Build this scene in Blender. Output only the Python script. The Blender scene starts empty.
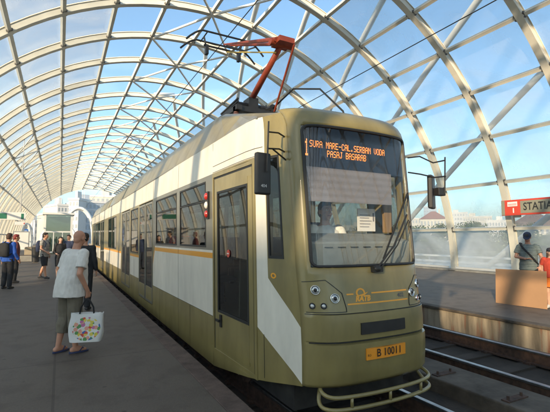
import bpy, bmesh, math, random
from mathutils import Vector, Matrix, noise
random.seed(7)
R = math.radians
D = bpy.data
scene = bpy.context.scene
col = scene.collection

# ------------------------------------------------------------------ camera
YAW, PITCH = R(28.18), R(4.574)
EYE = Vector((0, 0, 1.6))
F_ = Vector((math.sin(YAW)*math.cos(PITCH), math.cos(YAW)*math.cos(PITCH), math.sin(PITCH)))
R_ = Vector((math.cos(YAW), -math.sin(YAW), 0))
U_ = R_.cross(F_)
cd = D.cameras.new('camera'); cam = D.objects.new('camera', cd); col.objects.link(cam)
cd.sensor_width = 36; cd.lens = 400/550*36; cd.clip_start = 0.05; cd.clip_end = 6000
cam.matrix_world = Matrix(((R_.x, U_.x, -F_.x, EYE.x), (R_.y, U_.y, -F_.y, EYE.y), (R_.z, U_.z, -F_.z, EYE.z), (0, 0, 0, 1)))
scene.camera = cam

# ------------------------------------------------------------------ sky and sun
SUN_EL = R(16)
to_sun = Vector((-0.80, -0.60, 0)).normalized()
SUN = Vector((to_sun.x*math.cos(SUN_EL), to_sun.y*math.cos(SUN_EL), math.sin(SUN_EL)))
w = D.worlds.new('World'); scene.world = w; w.use_nodes = True
nt = w.node_tree; nt.nodes.clear()
wo = nt.nodes.new('ShaderNodeOutputWorld'); bg = nt.nodes.new('ShaderNodeBackground')
sky = nt.nodes.new('ShaderNodeTexSky'); sky.sky_type = 'NISHITA'; sky.sun_disc = False
sky.sun_elevation = R(24); sky.sun_rotation = math.atan2(to_sun.x, to_sun.y)
sky.air_density = 1.0; sky.dust_density = 0.6; sky.ozone_density = 2.0
tc = nt.nodes.new('ShaderNodeTexCoord'); mp = nt.nodes.new('ShaderNodeMapping'); mp.inputs['Scale'].default_value = (1.2, 1.2, 4.0)
ns = nt.nodes.new('ShaderNodeTexNoise'); ns.inputs['Scale'].default_value = 2.6; ns.inputs['Detail'].default_value = 8; ns.inputs['Roughness'].default_value = 0.55
rp = nt.nodes.new('ShaderNodeValToRGB'); rp.color_ramp.elements[0].position = 0.5; rp.color_ramp.elements[1].position = 0.72
rp.color_ramp.elements[1].color = (0.75, 0.75, 0.75, 1)
mx = nt.nodes.new('ShaderNodeMix'); mx.data_type = 'RGBA'
mx.inputs['B'].default_value = (7.5, 7.6, 7.8, 1)
nt.links.new(tc.outputs['Generated'], mp.inputs['Vector']); nt.links.new(mp.outputs['Vector'], ns.inputs['Vector'])
nt.links.new(ns.outputs['Fac'], rp.inputs['Fac']); 
sx = nt.nodes.new('ShaderNodeSeparateXYZ'); nt.links.new(tc.outputs['Generated'], sx.inputs[0])
cr = nt.nodes.new('ShaderNodeMapRange'); cr.inputs['From Min'].default_value = .12; cr.inputs['From Max'].default_value = .42; cr.inputs['To Min'].default_value = 1; cr.inputs['To Max'].default_value = .0
nt.links.new(sx.outputs['Z'], cr.inputs['Value'])
cm = nt.nodes.new('ShaderNodeMath'); cm.operation = 'MULTIPLY'; nt.links.new(rp.outputs['Color'], cm.inputs[0]); nt.links.new(cr.outputs['Result'], cm.inputs[1])
nt.links.new(cm.outputs[0], mx.inputs['Factor'])
nt.links.new(sky.outputs['Color'], mx.inputs['A']); 
tn = nt.nodes.new('ShaderNodeMix'); tn.data_type = 'RGBA'; tn.blend_type = 'MULTIPLY'; tn.inputs['Factor'].default_value = 1; tn.inputs['B'].default_value = (.90, 1.02, .97, 1)
nt.links.new(mx.outputs['Result'], tn.inputs['A']); nt.links.new(tn.outputs['Result'], bg.inputs['Color'])
bg.inputs['Strength'].default_value = 0.15
nt.links.new(bg.outputs['Background'], wo.inputs['Surface'])
sl = D.lights.new('sun', 'SUN'); sl.energy = 5.0; sl.angle = R(0.9); sl.color = (1.0, 0.80, 0.55)
so = D.objects.new('sun', sl); col.objects.link(so); so.rotation_euler = SUN.to_track_quat('Z', 'Y').to_euler()
scene.view_settings.view_transform = 'Standard'; scene.view_settings.look = 'None'
scene.view_settings.exposure = 1.1; scene.view_settings.gamma = 1
scene.view_settings.use_curve_mapping = False
scene.render.engine = 'CYCLES'
scene.cycles.max_bounces = 10; scene.cycles.transparent_max_bounces = 24; scene.cycles.transmission_bounces = 8
scene.cycles.volume_bounces = 0

# ------------------------------------------------------------------ helpers
def ray(px, py): return (F_*400 + R_*(px-275) + U_*(206-py))
def atY(px, py, Y): r = ray(px, py); return EYE + r*(Y/r.y)
def atX(px, py, X): r = ray(px, py); return EYE + r*(X/r.x)
def atZ(px, py, z): r = ray(px, py); return EYE + r*((z-1.6)/r.z)

def tag(o, label=None, cat=None, group=None, kind=None):
    if label: o['label'] = label
    if cat: o['category'] = cat
    if group: o['group'] = group
    if kind: o['kind'] = kind
    return o
def empty(name, loc=(0, 0, 0), rz=0, label=None, cat=None, group=None):
    o = D.objects.new(name, None); col.objects.link(o); o.empty_display_size = .1
    o.location = loc; o.rotation_euler = (0, 0, rz)
    return tag(o, label, cat, group)
def children_of(o): return [c for c in o.children]
def copy_tree(o, parent=None):
    c = o.copy(); col.objects.link(c)
    if parent is not None: c.parent = parent
    for ch in list(o.children): copy_tree(ch, c)
    return c

class MB:
    def __init__(s): s.bm = bmesh.new(); s.mi = 0
    def _f(s, vs):
        try:
            f = s.bm.faces.new(vs); f.material_index = s.mi; return f
        except ValueError: return None
    def quad(s, *pts):
        return s._f([s.bm.verts.new(p) for p in pts])
    def box(s, lo, hi, M=None):
        x0, y0, z0 = lo; x1, y1, z1 = hi
        P = [(x0,y0,z0),(x1,y0,z0),(x1,y1,z0),(x0,y1,z0),(x0,y0,z1),(x1,y0,z1),(x1,y1,z1),(x0,y1,z1)]
        v = [s.bm.verts.new((M @ Vector(p)) if M else p) for p in P]
        for q in ((3,2,1,0),(4,5,6,7),(0,1,5,4),(1,2,6,5),(2,3,7,6),(3,0,4,7)): s._f([v[i] for i in q])
        return s
    def beam(s, a, b, w, h, up=(0,0,1)):
        a = Vector(a); b = Vector(b); d = (b-a).normalized(); up = Vector(up)
        x = d.cross(up)
        if x.length < 1e-4: x = d.cross(Vector((0,1,0)))
        x.normalize(); z = x.cross(d)
        r = []
        for p in (a, b): r.append([s.bm.verts.new(p + x*(i*w/2) + z*(j*h/2)) for i, j in ((-1,-1),(1,-1),(1,1),(-1,1))])
        s._f(r[0][::-1]); s._f(r[1])
        for i in range(4): s._f([r[0][i], r[0][(i+1)%4], r[1][(i+1)%4], r[1][i]])
        return s
    def loft(s, rings, cap=True, closed=True):
        V = [[s.bm.verts.new(p) for p in rg] for rg in rings]
        n = len(V[0])
        for a, b in zip(V, V[1:]):
            for i in range(n if closed else n-1): s._f([a[i], a[(i+1)%n], b[(i+1)%n], b[i]])
        if cap and closed: s._f(V[0][::-1]); s._f(V[-1])
        return s
    def tube(s, pts, r, n=8, cap=True, closed=False):
        pts = [Vector(p) for p in pts]; rs = r if isinstance(r, (list, tuple)) else [r]*len(pts)
        rings = []; prev = None
        for i, p in enumerate(pts):
            if closed: d = pts[(i+1)%len(pts)] - pts[i-1]
            else: d = pts[min(i+1, len(pts)-1)] - pts[max(i-1, 0)]
            d.normalize()
            if prev is None:
                x = d.cross(Vector((0,0,1)))
                if x.length < .05: x = d.cross(Vector((0,1,0)))
            else: x = prev - d*prev.dot(d)
            x.normalize(); prev = x; y = d.cross(x)
            rings.append([p + (x*math.cos(2*math.pi*k/n) + y*math.sin(2*math.pi*k/n))*rs[i] for k in range(n)])
        if closed:
            rings.append(rings[0]); s.loft(rings, cap=False)
            bmesh.ops.remove_doubles(s.bm, verts=s.bm.verts, dist=1e-6)
        else: s.loft(rings, cap)
        return s
    def ell(s, c, rad, M=None, u=16, v=10):
        mat = Matrix.Translation(c) @ (M if M else Matrix.Identity(4)) @ Matrix.Diagonal((rad[0], rad[1], rad[2], 1))
        r = bmesh.ops.create_uvsphere(s.bm, u_segments=u, v_segments=v, radius=1, matrix=mat)
        for x in r['verts']:
            for f in x.link_faces: f.material_index = s.mi
        return s
    def cap(s, a, b, ra, rb, n=12):      # tapered capsule
        a = Vector(a); b = Vector(b); d = b-a; L = d.length
        if L < 1e-5: return s.ell(a, (ra,)*3)
        d.normalize(); rings = []; K = 5
        x = d.cross(Vector((0,0,1)))
        if x.length < .05: x = d.cross(Vector((0,1,0)))
        x.normalize(); y = d.cross(x)
        prof = [(-ra*math.cos(t*math.pi/2/K), ra*math.sin(t*math.pi/2/K)) for t in range(1, K+1)] + \
               [(L+rb*math.sin(t*math.pi/2/K), rb*math.cos(t*math.pi/2/K)) for t in range(0, K)]
        for h, r in prof: rings.append([a + d*h + (x*math.cos(2*math.pi*k/n)+y*math.sin(2*math.pi*k/n))*r for k in range(n)])
        return s.loft(rings, True)
    def rings_z(s, rows, n=20, M=None):  # rows: (cx,cy,z,rx,ry)
        rg = []
        for cx, cy, z, rx, ry in rows:
            rg.append([(M @ Vector((cx+rx*math.cos(2*math.pi*k/n), cy+ry*math.sin(2*math.pi*k/n), z))) if M else
                       Vector((cx+rx*math.cos(2*math.pi*k/n), cy+ry*math.sin(2*math.pi*k/n), z)) for k in range(n)])
        return s.loft(rg, True)
    def disc(s, c, r, nrm, n=20, h=.01):
        c = Vector(c); nrm = Vector(nrm).normalized()
        return s.tube([c - nrm*h/2, c + nrm*h/2], r, n)
    def build(s, name, mats, parent=None, smooth=False, bevel=0, fix=True, label=None, auto=None, doubles=False):
        if doubles: bmesh.ops.remove_doubles(s.bm, verts=s.bm.verts, dist=1e-4)
        if fix: bmesh.ops.recalc_face_normals(s.bm, faces=s.bm.faces)
        me = D.meshes.new(name); s.bm.to_mesh(me); s.bm.free()
        if not isinstance(mats, (list, tuple)): mats = [mats]
        for m in mats: me.materials.append(m)
        if smooth:
            me.polygons.foreach_set('use_smooth', [True]*len(me.polygons))
            if auto is not None:
                try: me.set_sharp_from_angle(angle=R(auto))
                except Exception: pass
        o = D.objects.new(name, me); col.objects.link(o)
        if parent is not None: o.parent = parent
        if bevel:
            b = o.modifiers.new('bev', 'BEVEL'); b.width = bevel; b.segments = 2; b.limit_method = 'ANGLE'; b.angle_limit = R(40)
        if label: o['label'] = label
        return o

# ------------------------------------------------------------------ materials
def mat(name, color, rough=.5, metal=0, spec=.5, coat=0, nscale=0, namt=.15, bump=0, bscale=60, color2=None, emis=None, estr=0, stretch=None, coords='Object'):
    m = D.materials.new(name); m.use_nodes = True; t = m.node_tree; b = t.nodes['Principled BSDF']
    b.inputs['Base Color'].default_value = (*color, 1); b.inputs['Roughness'].default_value = rough
    b.inputs['Metallic'].default_value = metal; b.inputs['Specular IOR Level'].default_value = spec
    b.inputs['Coat Weight'].default_value = coat; b.inputs['Coat Roughness'].default_value = .08
    if emis: b.inputs['Emission Color'].default_value = (*emis, 1); b.inputs['Emission Strength'].default_value = estr
    if nscale or bump:
        c = t.nodes.new('ShaderNodeTexCoord'); mpn = t.nodes.new('ShaderNodeMapping')
        if stretch: mpn.inputs['Scale'].default_value = stretch
        t.links.new(c.outputs[coords], mpn.inputs['Vector'])
    if nscale:
        n = t.nodes.new('ShaderNodeTexNoise'); n.inputs['Scale'].default_value = nscale; n.inputs['Detail'].default_value = 6; n.inputs['Roughness'].default_value = .6
        t.links.new(mpn.outputs['Vector'], n.inputs['Vector'])
        r = t.nodes.new('ShaderNodeValToRGB'); r.color_ramp.elements[0].position = .3; r.color_ramp.elements[1].position = .7
        c2 = color2 if color2 else tuple(x*(1-namt*2) for x in color)
        r.color_ramp.elements[0].color = (*c2, 1); r.color_ramp.elements[1].color = (*tuple(min(1, x*(1+(0 if color2 else namt*.6))) for x in color), 1)
        t.links.new(n.outputs['Fac'], r.inputs['Fac']); t.links.new(r.outputs['Color'], b.inputs['Base Color'])
        mr = t.nodes.new('ShaderNodeMapRange'); mr.inputs['To Min'].default_value = min(1, rough*1.35); mr.inputs['To Max'].default_value = rough*.8
        t.links.new(n.outputs['Fac'], mr.inputs['Value']); t.links.new(mr.outputs['Result'], b.inputs['Roughness'])
    if bump:
        n2 = t.nodes.new('ShaderNodeTexNoise'); n2.inputs['Scale'].default_value = bscale; n2.inputs['Detail'].default_value = 5
        t.links.new(mpn.outputs['Vector'], n2.inputs['Vector'])
        bp = t.nodes.new('ShaderNodeBump'); bp.inputs['Strength'].default_value = bump; bp.inputs['Distance'].default_value = .02
        t.links.new(n2.outputs['Fac'], bp.inputs['Height']); t.links.new(bp.outputs['Normal'], b.inputs['Normal'])
    return m

def glass(name, tint=(.8, .85, .85), base_refl=.06, rough=.02, haze=0, haze_col=(.8, .82, .84), haze_scale=0, sss=False):
    m = D.materials.new(name); m.use_nodes = True; t = m.node_tree; t.nodes.clear()
    out = t.nodes.new('ShaderNodeOutputMaterial'); tr = t.nodes.new('ShaderNodeBsdfTransparent'); tr.inputs['Color'].default_value = (*tint, 1)
    gl = t.nodes.new('ShaderNodeBsdfGlossy'); gl.inputs['Roughness'].default_value = rough
    fr = t.nodes.new('ShaderNodeFresnel'); 
    ge = t.nodes.new('ShaderNodeNewGeometry'); e1 = t.nodes.new('ShaderNodeMath'); e1.operation = 'MULTIPLY_ADD'; e1.inputs[1].default_value = -2; e1.inputs[2].default_value = 1
    e2 = t.nodes.new('ShaderNodeMath'); e2.operation = 'POWER'; e2.inputs[0].default_value = 1.5
    t.links.new(ge.outputs['Backfacing'], e1.inputs[0]); t.links.new(e1.outputs[0], e2.inputs[1]); t.links.new(e2.outputs[0], fr.inputs['IOR'])   # same reflection from both faces of a thin pane
    ad = t.nodes.new('ShaderNodeMath'); ad.operation = 'ADD'; ad.inputs[1].default_value = base_refl; ad.use_clamp = True
    t.links.new(fr.outputs['Fac'], ad.inputs[0])
    src = tr
    if haze:
        df = t.nodes.new('ShaderNodeBsdfDiffuse'); df.inputs['Color'].default_value = (*haze_col, 1)
        tl = t.nodes.new('ShaderNodeBsdfTranslucent'); tl.inputs['Color'].default_value = (*haze_col, 1)
        m2 = t.nodes.new('ShaderNodeMixShader'); m2.inputs['Fac'].default_value = .6
        t.links.new(df.outputs[0], m2.inputs[1]); t.links.new(tl.outputs[0], m2.inputs[2])
        m1 = t.nodes.new('ShaderNodeMixShader'); m1.inputs['Fac'].default_value = haze
        if haze_scale:
            c = t.nodes.new('ShaderNodeTexCoord'); n = t.nodes.new('ShaderNodeTexNoise'); n.inputs['Scale'].default_value = haze_scale; n.inputs['Detail'].default_value = 7
            n.inputs['Distortion'].default_value = 1.2
            mr = t.nodes.new('ShaderNodeMapRange'); mr.inputs['From Min'].default_value = .35; mr.inputs['From Max'].default_value = .7
            mr.inputs['To Min'].default_value = haze*.55; mr.inputs['To Max'].default_value = min(1, haze*1.6)
            t.links.new(c.outputs['Object'], n.inputs['Vector']); t.links.new(n.outputs['Fac'], mr.inputs['Value']); t.links.new(mr.outputs['Result'], m1.inputs['Fac'])
        t.links.new(tr.outputs[0], m1.inputs[1]); t.links.new(m2.outputs[0], m1.inputs[2]); src = m1
    ms = t.nodes.new('ShaderNodeMixShader'); t.links.new(ad.outputs[0], ms.inputs['Fac'])
    t.links.new(src.outputs[0], ms.inputs[1]); t.links.new(gl.outputs[0], ms.inputs[2]); t.links.new(ms.outputs[0], out.inputs['Surface'])
    return m

M = {}
M['steel'] = mat('cream painted steel', (.66, .62, .52), .42, nscale=.8, namt=.09, coat=.1)
M['steel_white'] = mat('white painted steel', (.74, .73, .69), .4, nscale=.6, namt=.06)
M['dark_steel'] = mat('dark bolts', (.10, .09, .08), .6)
M['film'] = glass('translucent roof film', (.80, .84, .86), .03, .25, haze=.26, haze_col=(.86, .83, .76), haze_scale=.35)
M['film_clear'] = glass('clear wall film', (.90, .93, .94), .02, .12, haze=.62, haze_col=(.84, .85, .83), haze_scale=.22)
M['film_left'] = glass('soiled side film', (.88, .88, .86), .02, .3, haze=.16, haze_col=(.86, .80, .68), haze_scale=.5)
M['olive'] = mat('olive gold tram paint', (.265, .213, .082), .30, nscale=3.0, namt=.16, coat=.35, bump=.03, bscale=3, stretch=(1, 1, .35))
M['white'] = mat('white tram paint', (.80, .755, .65), .32, nscale=2.6, namt=.10, coat=.25, bump=.02, bscale=3, stretch=(1, 1, .4))
M['orange'] = mat('orange tram stripe', (.85, .36, .02), .35, coat=.3)
M['grey_panel'] = mat('grey window surround', (.16, .155, .13), .35, coat=.3)
M['num_grey'] = mat('slate lettering', (.07, .075, .09), .4)
M['rubber'] = mat('black rubber', (.015, .015, .015), .55)
M['black'] = mat('black plastic', (.022, .021, .021), .4, nscale=8, namt=.2)
M['under'] = mat('sooty underframe', (.03, .026, .022), .8, nscale=5, namt=.3)
M['glass'] = glass('tram window glass', (.30, .31, .28), .035, .02)
M['windshield'] = glass('windscreen glass', (.94, .95, .94), .02, .01)
M['interior'] = mat('tram interior panel', (.30, .30, .27), .6)
M['ceiling'] = mat('tram ceiling', (.45, .45, .42), .6)
M['seat'] = mat('blue seat', (.03, .06, .14), .6)
M['blind'] = mat('cab sun blind', (.21, .20, .22), .8, nscale=3, namt=.06)
M['dash'] = mat('dashboard', (.26, .27, .25), .6, nscale=6, namt=.1)
M['led_panel'] = mat('display backing', (.012, .02, .04), .3)
M['led'] = mat('lit amber dots', (.9, .25, .03), .5, emis=(1.0, .30, .07), estr=.9)
M['chrome'] = mat('chrome', (.8, .8, .78), .12, metal=1)
M['lens'] = mat('lamp lens', (.55, .56, .55), .08, metal=.6, coat=1)
M['red_lens'] = mat('red lens', (.45, .03, .02), .2, coat=1)
M['white_lens'] = mat('white lens', (.7, .68, .62), .2, coat=1)
M['plate'] = mat('orange number plate', (.82, .30, .02), .45)
M['ink'] = mat('black lettering', (.02, .018, .015), .5)
M['panto_red'] = mat('oxide red paint', (.34, .055, .02), .5, nscale=7, namt=.2)
M['yellow_rod'] = mat('yellow insulator rod', (.55, .38, .06), .5)
M['ceramic'] = mat('brown insulator', (.12, .04, .02), .25, coat=.5)
M['rail_steel'] = mat('polished rail head', (.42, .41, .40), .34, metal=1, nscale=9, namt=.15)
M['rail_web'] = mat('rusty rail web', (.085, .045, .028), .85, nscale=14, namt=.3, bump=.3, bscale=50)
M['wood'] = mat('brown fibreboard', (.42, .24, .125), .75, nscale=2.5, namt=.05, bump=.08, bscale=120)
M['conc'] = mat('pale concrete', (.34, .32, .28), .85, nscale=1.5, namt=.2, bump=.3, bscale=25)
M['leaf'] = mat('leaves', (.075, .11, .035), .6, nscale=1.2, namt=.35)
M['leaf2'] = mat('lighter leaves', (.11, .135, .05), .6, nscale=1.2, namt=.3)
M['bark'] = mat('bark', (.10, .07, .05), .9, nscale=6, namt=.3)
M['pole'] = mat('galvanised pole', (.33, .33, .33), .45, metal=.4)
M['bwhite'] = mat('white render', (.60, .58, .55), .85, nscale=.15, namt=.08)
M['bcream'] = mat('cream render', (.55, .50, .41), .85, nscale=.2, namt=.1)
M['bblue'] = mat('blue grey facade', (.33, .38, .44), .75, nscale=.15, namt=.1)  # blue shade of the far apartment facade is put into this base colour
M['roof_red'] = mat('clay roof', (.30, .13, .08), .8, nscale=2, namt=.2)
M['win'] = mat('dark window glass', (.20, .22, .24), .3, coat=.3)
M['green_glass'] = glass('greenish kiosk glass', (.50, .62, .55), .12, .02)
M['sign_blue'] = mat('blue sign', (.03, .14, .48), .45)
M['sign_green'] = mat('green sign', (.02, .16, .09), .5)
M['sign_red'] = mat('red sign enamel', (.62, .06, .03), .4)
M['sign_olive'] = mat('grey green sign enamel', (.27, .25, .18), .45)
M['sign_white'] = mat('white sign enamel', (.75, .73, .70), .45)

def skin(name, c): return mat(name, c, .5, nscale=12, namt=.06)
M['skin'] = skin('tan skin', (.50, .25, .16)); M['skin2'] = skin('warm skin', (.52, .27, .17)); M['skin3'] = skin('light skin', (.58, .34, .24))
def cloth(name, c, amt=.08): return mat(name, c, .9, nscale=9, namt=amt, bump=.25, bscale=14)

# concrete platform: large tonal patches, fine grain, stains, slab joints
def platform_mat(k=1.0):
    m = mat('worn concrete paving', (.235, .225, .21), .72, bump=.25, bscale=90, nscale=.01)
    t = m.node_tree; b = t.nodes['Principled BSDF']
    for l in list(t.links):
        if l.to_socket in (b.inputs['Base Color'], b.inputs['Roughness']): t.links.remove(l)
    c = t.nodes.new('ShaderNodeTexCoord')
    def N(sc, det, lo, hi, c0, c1):
        n = t.nodes.new('ShaderNodeTexNoise'); n.inputs['Scale'].default_value = sc; n.inputs['Detail'].default_value = det; n.inputs['Roughness'].default_value = .62
        t.links.new(c.outputs['Object'], n.inputs['Vector'])
        r = t.nodes.new('ShaderNodeValToRGB'); r.color_ramp.elements[0].position = lo; r.color_ramp.elements[1].position = hi
        r.color_ramp.elements[0].color = (*c0, 1); r.color_ramp.elements[1].color = (*c1, 1)
        t.links.new(n.outputs['Fac'], r.inputs['Fac']); return r, n
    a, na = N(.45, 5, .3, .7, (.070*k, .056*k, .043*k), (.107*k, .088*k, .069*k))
    g, ng = N(38, 4, .25, .75, (.78,)*3, (1.12,)*3)
    s, nss = N(2.6, 9, .50, .62, (1,)*3, (.78, .76, .74))
    def mul(x, y):
        q = t.nodes.new('ShaderNodeMix'); q.data_type = 'RGBA'; q.blend_type = 'MULTIPLY'; q.inputs['Factor'].default_value = 1
        t.links.new(x, q.inputs['A']); t.links.new(y, q.inputs['B']); return q.outputs['Result']
    bk = t.nodes.new('ShaderNodeTexBrick'); bk.offset = 0; bk.inputs['Scale'].default_value = 1
    bk.inputs['Brick Width'].default_value = 3; bk.inputs['Row Height'].default_value = 3; bk.inputs['Mortar Size'].default_value = .014
    bk.inputs['Color1'].default_value = (1, 1, 1, 1); bk.inputs['Color2'].default_value = (.93, .93, .93, 1); bk.inputs['Mortar'].default_value = (.62, .60, .58, 1)
    t.links.new(c.outputs['Object'], bk.inputs['Vector'])
    vg = t.nodes.new('ShaderNodeTexVoronoi'); vg.inputs['Scale'].default_value = 2.3; t.links.new(c.outputs['Object'], vg.inputs['Vector'])
    gr = t.nodes.new('ShaderNodeValToRGB'); gr.color_ramp.elements[0].position = .045; gr.color_ramp.elements[1].position = .06; gr.color_ramp.elements[0].color = (.5, .49, .47, 1); gr.color_ramp.elements[1].color = (1, 1, 1, 1)
    t.links.new(vg.outputs['Distance'], gr.inputs['Fac']); s = type('o', (), {'outputs': {'Color': mul(s.outputs['Color'], gr.outputs['Color'])}})()
    t.links.new(mul(mul(mul(a.outputs['Color'], g.outputs['Color']), s.outputs['Color']), bk.outputs['Color']), b.inputs['Base Color'])
    mr = t.nodes.new('ShaderNodeMapRange'); mr.inputs['To Min'].default_value = .5; mr.inputs['To Max'].default_value = .85
    t.links.new(na.outputs['Fac'], mr.inputs['Value']); t.links.new(mr.outputs['Result'], b.inputs['Roughness'])
    return m
M['platform'] = platform_mat(1.2); M['platform_lit'] = platform_mat(1.9)  # right platform gets a lighter copy: its stronger light is put into the colour
def rustwall_mat(base, streak=True):
    m = D.materials.new('rust streaked concrete'); m.use_nodes = True; t = m.node_tree; b = t.nodes['Principled BSDF']; b.inputs['Roughness'].default_value = .85
    c = t.nodes.new('ShaderNodeTexCoord'); mpn = t.nodes.new('ShaderNodeMapping'); mpn.inputs['Scale'].default_value = (1, 2.3, .28)
    t.links.new(c.outputs['Object'], mpn.inputs['Vector'])
    def N(sc, det, lo, hi, c0, c1, vec):
        n = t.nodes.new('ShaderNodeTexNoise'); n.inputs['Scale'].default_value = sc; n.inputs['Detail'].default_value = det
        t.links.new(vec, n.inputs['Vector']); r = t.nodes.new('ShaderNodeValToRGB'); r.color_ramp.elements[0].position = lo; r.color_ramp.elements[1].position = hi
        r.color_ramp.elements[0].color = (*c0, 1); r.color_ramp.elements[1].color = (*c1, 1); t.links.new(n.outputs['Fac'], r.inputs['Fac']); return r
    a = N(2.2, 6, .35, .65, tuple(x*.4 for x in base), tuple(x*1.25 for x in base), mpn.outputs['Vector'])
    f = N(1.7, 3, .58, .66, (0, 0, 0), (.85, .85, .85), mpn.outputs['Vector'])
    q = t.nodes.new('ShaderNodeMix'); q.data_type = 'RGBA'; q.inputs['B'].default_value = (.20, .055, .02, 1)
    t.links.new(a.outputs['Color'], q.inputs['A']); t.links.new(f.outputs['Color'], q.inputs['Factor']); t.links.new(q.outputs['Result'], b.inputs['Base Color'])
    n2 = t.nodes.new('ShaderNodeTexNoise'); n2.inputs['Scale'].default_value = 30; t.links.new(c.outputs['Object'], n2.inputs['Vector'])
    bp = t.nodes.new('ShaderNodeBump'); bp.inputs['Strength'].default_value = .3; bp.inputs['Distance'].default_value = .02
    t.links.new(n2.outputs['Fac'], bp.inputs['Height']); t.links.new(bp.outputs['Normal'], b.inputs['Normal'])
    return m
M['rustwall'] = rustwall_mat((.30, .25, .18))
M['trackbed'] = mat('grimy track slab', (.052, .038, .027), .95, nscale=1.6, namt=.3, bump=.5, bscale=35)
M['plinth'] = mat('dirty plinth concrete', (.12, .095, .07), .9, nscale=2.5, namt=.3, bump=.4, bscale=30)
M['kerb'] = mat('brown platform edge', (.11, .075, .06), .8, nscale=5, namt=.25, bump=.3, bscale=40)
M['ground'] = mat('dusty city ground', (.20, .19, .16), .95, nscale=.02, namt=.25)
M['asphalt'] = mat('asphalt', (.055, .055, .058), .85, nscale=.7, namt=.2)

# ------------------------------------------------------------------ ground, platforms, track bed
def struct(o): o['kind'] = 'structure'; return o
mb = MB(); mb.quad((-3000, -3000, -8), (3000, -3000, -8), (3000, 3000, -8), (-3000, 3000, -8))
struct(mb.build('ground', M['ground']))
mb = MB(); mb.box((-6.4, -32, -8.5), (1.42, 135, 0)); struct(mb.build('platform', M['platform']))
mb = MB(); mb.box((1.423, -32, -1.0), (1.65, 135, 0.004)); struct(mb.build('platform_edge', M['kerb'], bevel=.012))
mb = MB(); mb.box((8.03, -32, -8.5), (17.8, 135, 0)); struct(mb.build('platform', M['platform_lit']))
mb = MB(); mb.box((7.83, -32, -8.5), (8.027, 135, -.055)); struct(mb.build('platform_wall', M['rustwall']))
mb = MB(); mb.box((7.79, -32, -.052), (8.027, 135, 0.004)); struct(mb.build('platform_edge', M['plinth'], bevel=.012))
mb = MB(); mb.box((1.42, -32, -9), (7.83, 135, -.50)); struct(mb.build('track_bed', M['trackbed']))
mb = MB(); mb.box((4.60, -32, -.52), (5.28, 135, -.31)); struct(mb.build('track_plinth', M['plinth'], bevel=.02))
mb = MB(); mb.box((7.12, -32, -.52), (7.45, 135, -.36)); struct(mb.build('track_plinth', M['plinth'], bevel=.02))
mb = MB()
for i in range(40):
    y = -6 + i*1.0
    for x in (4.72, 4.98): mb.tube([(x, y, -.31), (x, y, -.255)], .016, 6)
    mb.box((4.66, y-.05, -.312), (5.04, y+.05, -.296))
struct(mb.build('track_plinth_anchors', M['rail_web']))

def make_track(xc, label):
    t = empty('tram_track', (xc, 0, -.5), 0, label, 'track', 'tram tracks between the platforms')
    for s in (-1, 1):
        x = s*.735
        prof_head = [(-.036, .215), (.036, .215), (.036, .243), (.028, .25), (-.028, .25), (-.036, .243)]
        mb = MB(); mb.loft([[(x+a, y, b) for a, b in prof_head] for y in (-32, 135)])
        r = mb.build('rail', M['rail_steel'], t)
        mb = MB(); mb.box((x-.012, -32, .06), (x+.012, 135, .213)); mb.box((x-.07, -32, .035), (x+.07, 135, .06))
        mb.build('rail_web', M['rail_web'], r)
    for i in range(50):
        y = -5+i*.75
        mb = MB(); mb.box((-.98, y-.12, -.01), (.98, y+.12, .033))
        mb.build('sleeper', M['trackbed'], t)
    def clip(mb, x, y): mb.box((x-.03, y-.05, .033), (x+.03, y+.05, .065)); mb.tube([(x, y, .06), (x, y, .09)], .014, 6)
    far = MB()
    for i in range(50):
        y = -5+i*.75
        for s in (-1, 1):
            for q in (-1, 1):
                x = s*.735+q*.1
                if .5 < y < 13: mb = MB(); clip(mb, x, y); mb.build('fastener', M['rail_web'], t)
                else: clip(far, x, y)
    k = far.build('fastener_rows', M['rail_web'], t); k['kind'] = 'stuff'
    return t
make_track(3.02, 'tram track with dark rails running beneath the olive tram')
make_track(6.2, 'empty tram track with polished rail heads along the rust streaked platform')

# ------------------------------------------------------------------ hall roof
CX, RR = 5.6, 11.5
def cyl(a, Y, r=RR): return Vector((CX + r*math.cos(R(a)), Y, r*math.sin(R(a))))
K0, K1 = -14, 24
ribY = lambda k: 16.4 + 3.03*k
hall = empty('station_hall_roof', (CX, 30, 0), 0, 'cream steel barrel roof of ribs, purlins and translucent film over both platforms', 'roof')
def hp(mb, name, m, parent=hall, **k):
    for v in mb.bm.verts: v.co -= Vector((CX, 30, 0))
    return mb.build(name, m, parent, **k)
for k in range(K0, K1+1):
    Y = ribY(k); mb = MB()
    seg = range(0, 181, 3)
    wy, d = .12, .27
    # I-section: two flanges and a web
    for (a0, a1, r0, r1) in ((-wy, wy, RR, RR+.03), (-wy, wy, RR+d-.03, RR+d), (-.085, .085, RR+.03, RR+d-.03)):
        mb.loft([[cyl(a, Y+a0, r0), cyl(a, Y+a1, r0), cyl(a, Y+a1, r1), cyl(a, Y+a0, r1)] for a in seg], True)
    for a in (0, 180):
        p = cyl(a, Y); sg = 1 if a == 0 else -1
        mb.box((min(p.x-.12*sg, p.x+.45*sg), Y-.2, 0), (max(p.x-.12*sg, p.x+.45*sg), Y+.2, .03))
    rib = hp(mb, 'rib', M['steel'])
    if -3 <= k <= 8:      # bolted connection plates
        mb = MB()
        for a in range(10, 180, 10):
            for s in (-1, 1):
                c = cyl(a, Y + s*(wy+.03), RR+.06); rad = Vector((math.cos(R(a)), 0, math.sin(R(a)))); tg = Vector((-rad.z, 0, rad.x))
                for u in (-1, 1): mb.disc(c + tg*u*.07 - rad*.0, .03, rad, 8, .10)
                mb.beam(c - tg*.12, c + tg*.12, .05, .03, (0, 1, 0))
        hp(mb, 'connection_plate', M['dark_steel'])
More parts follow.
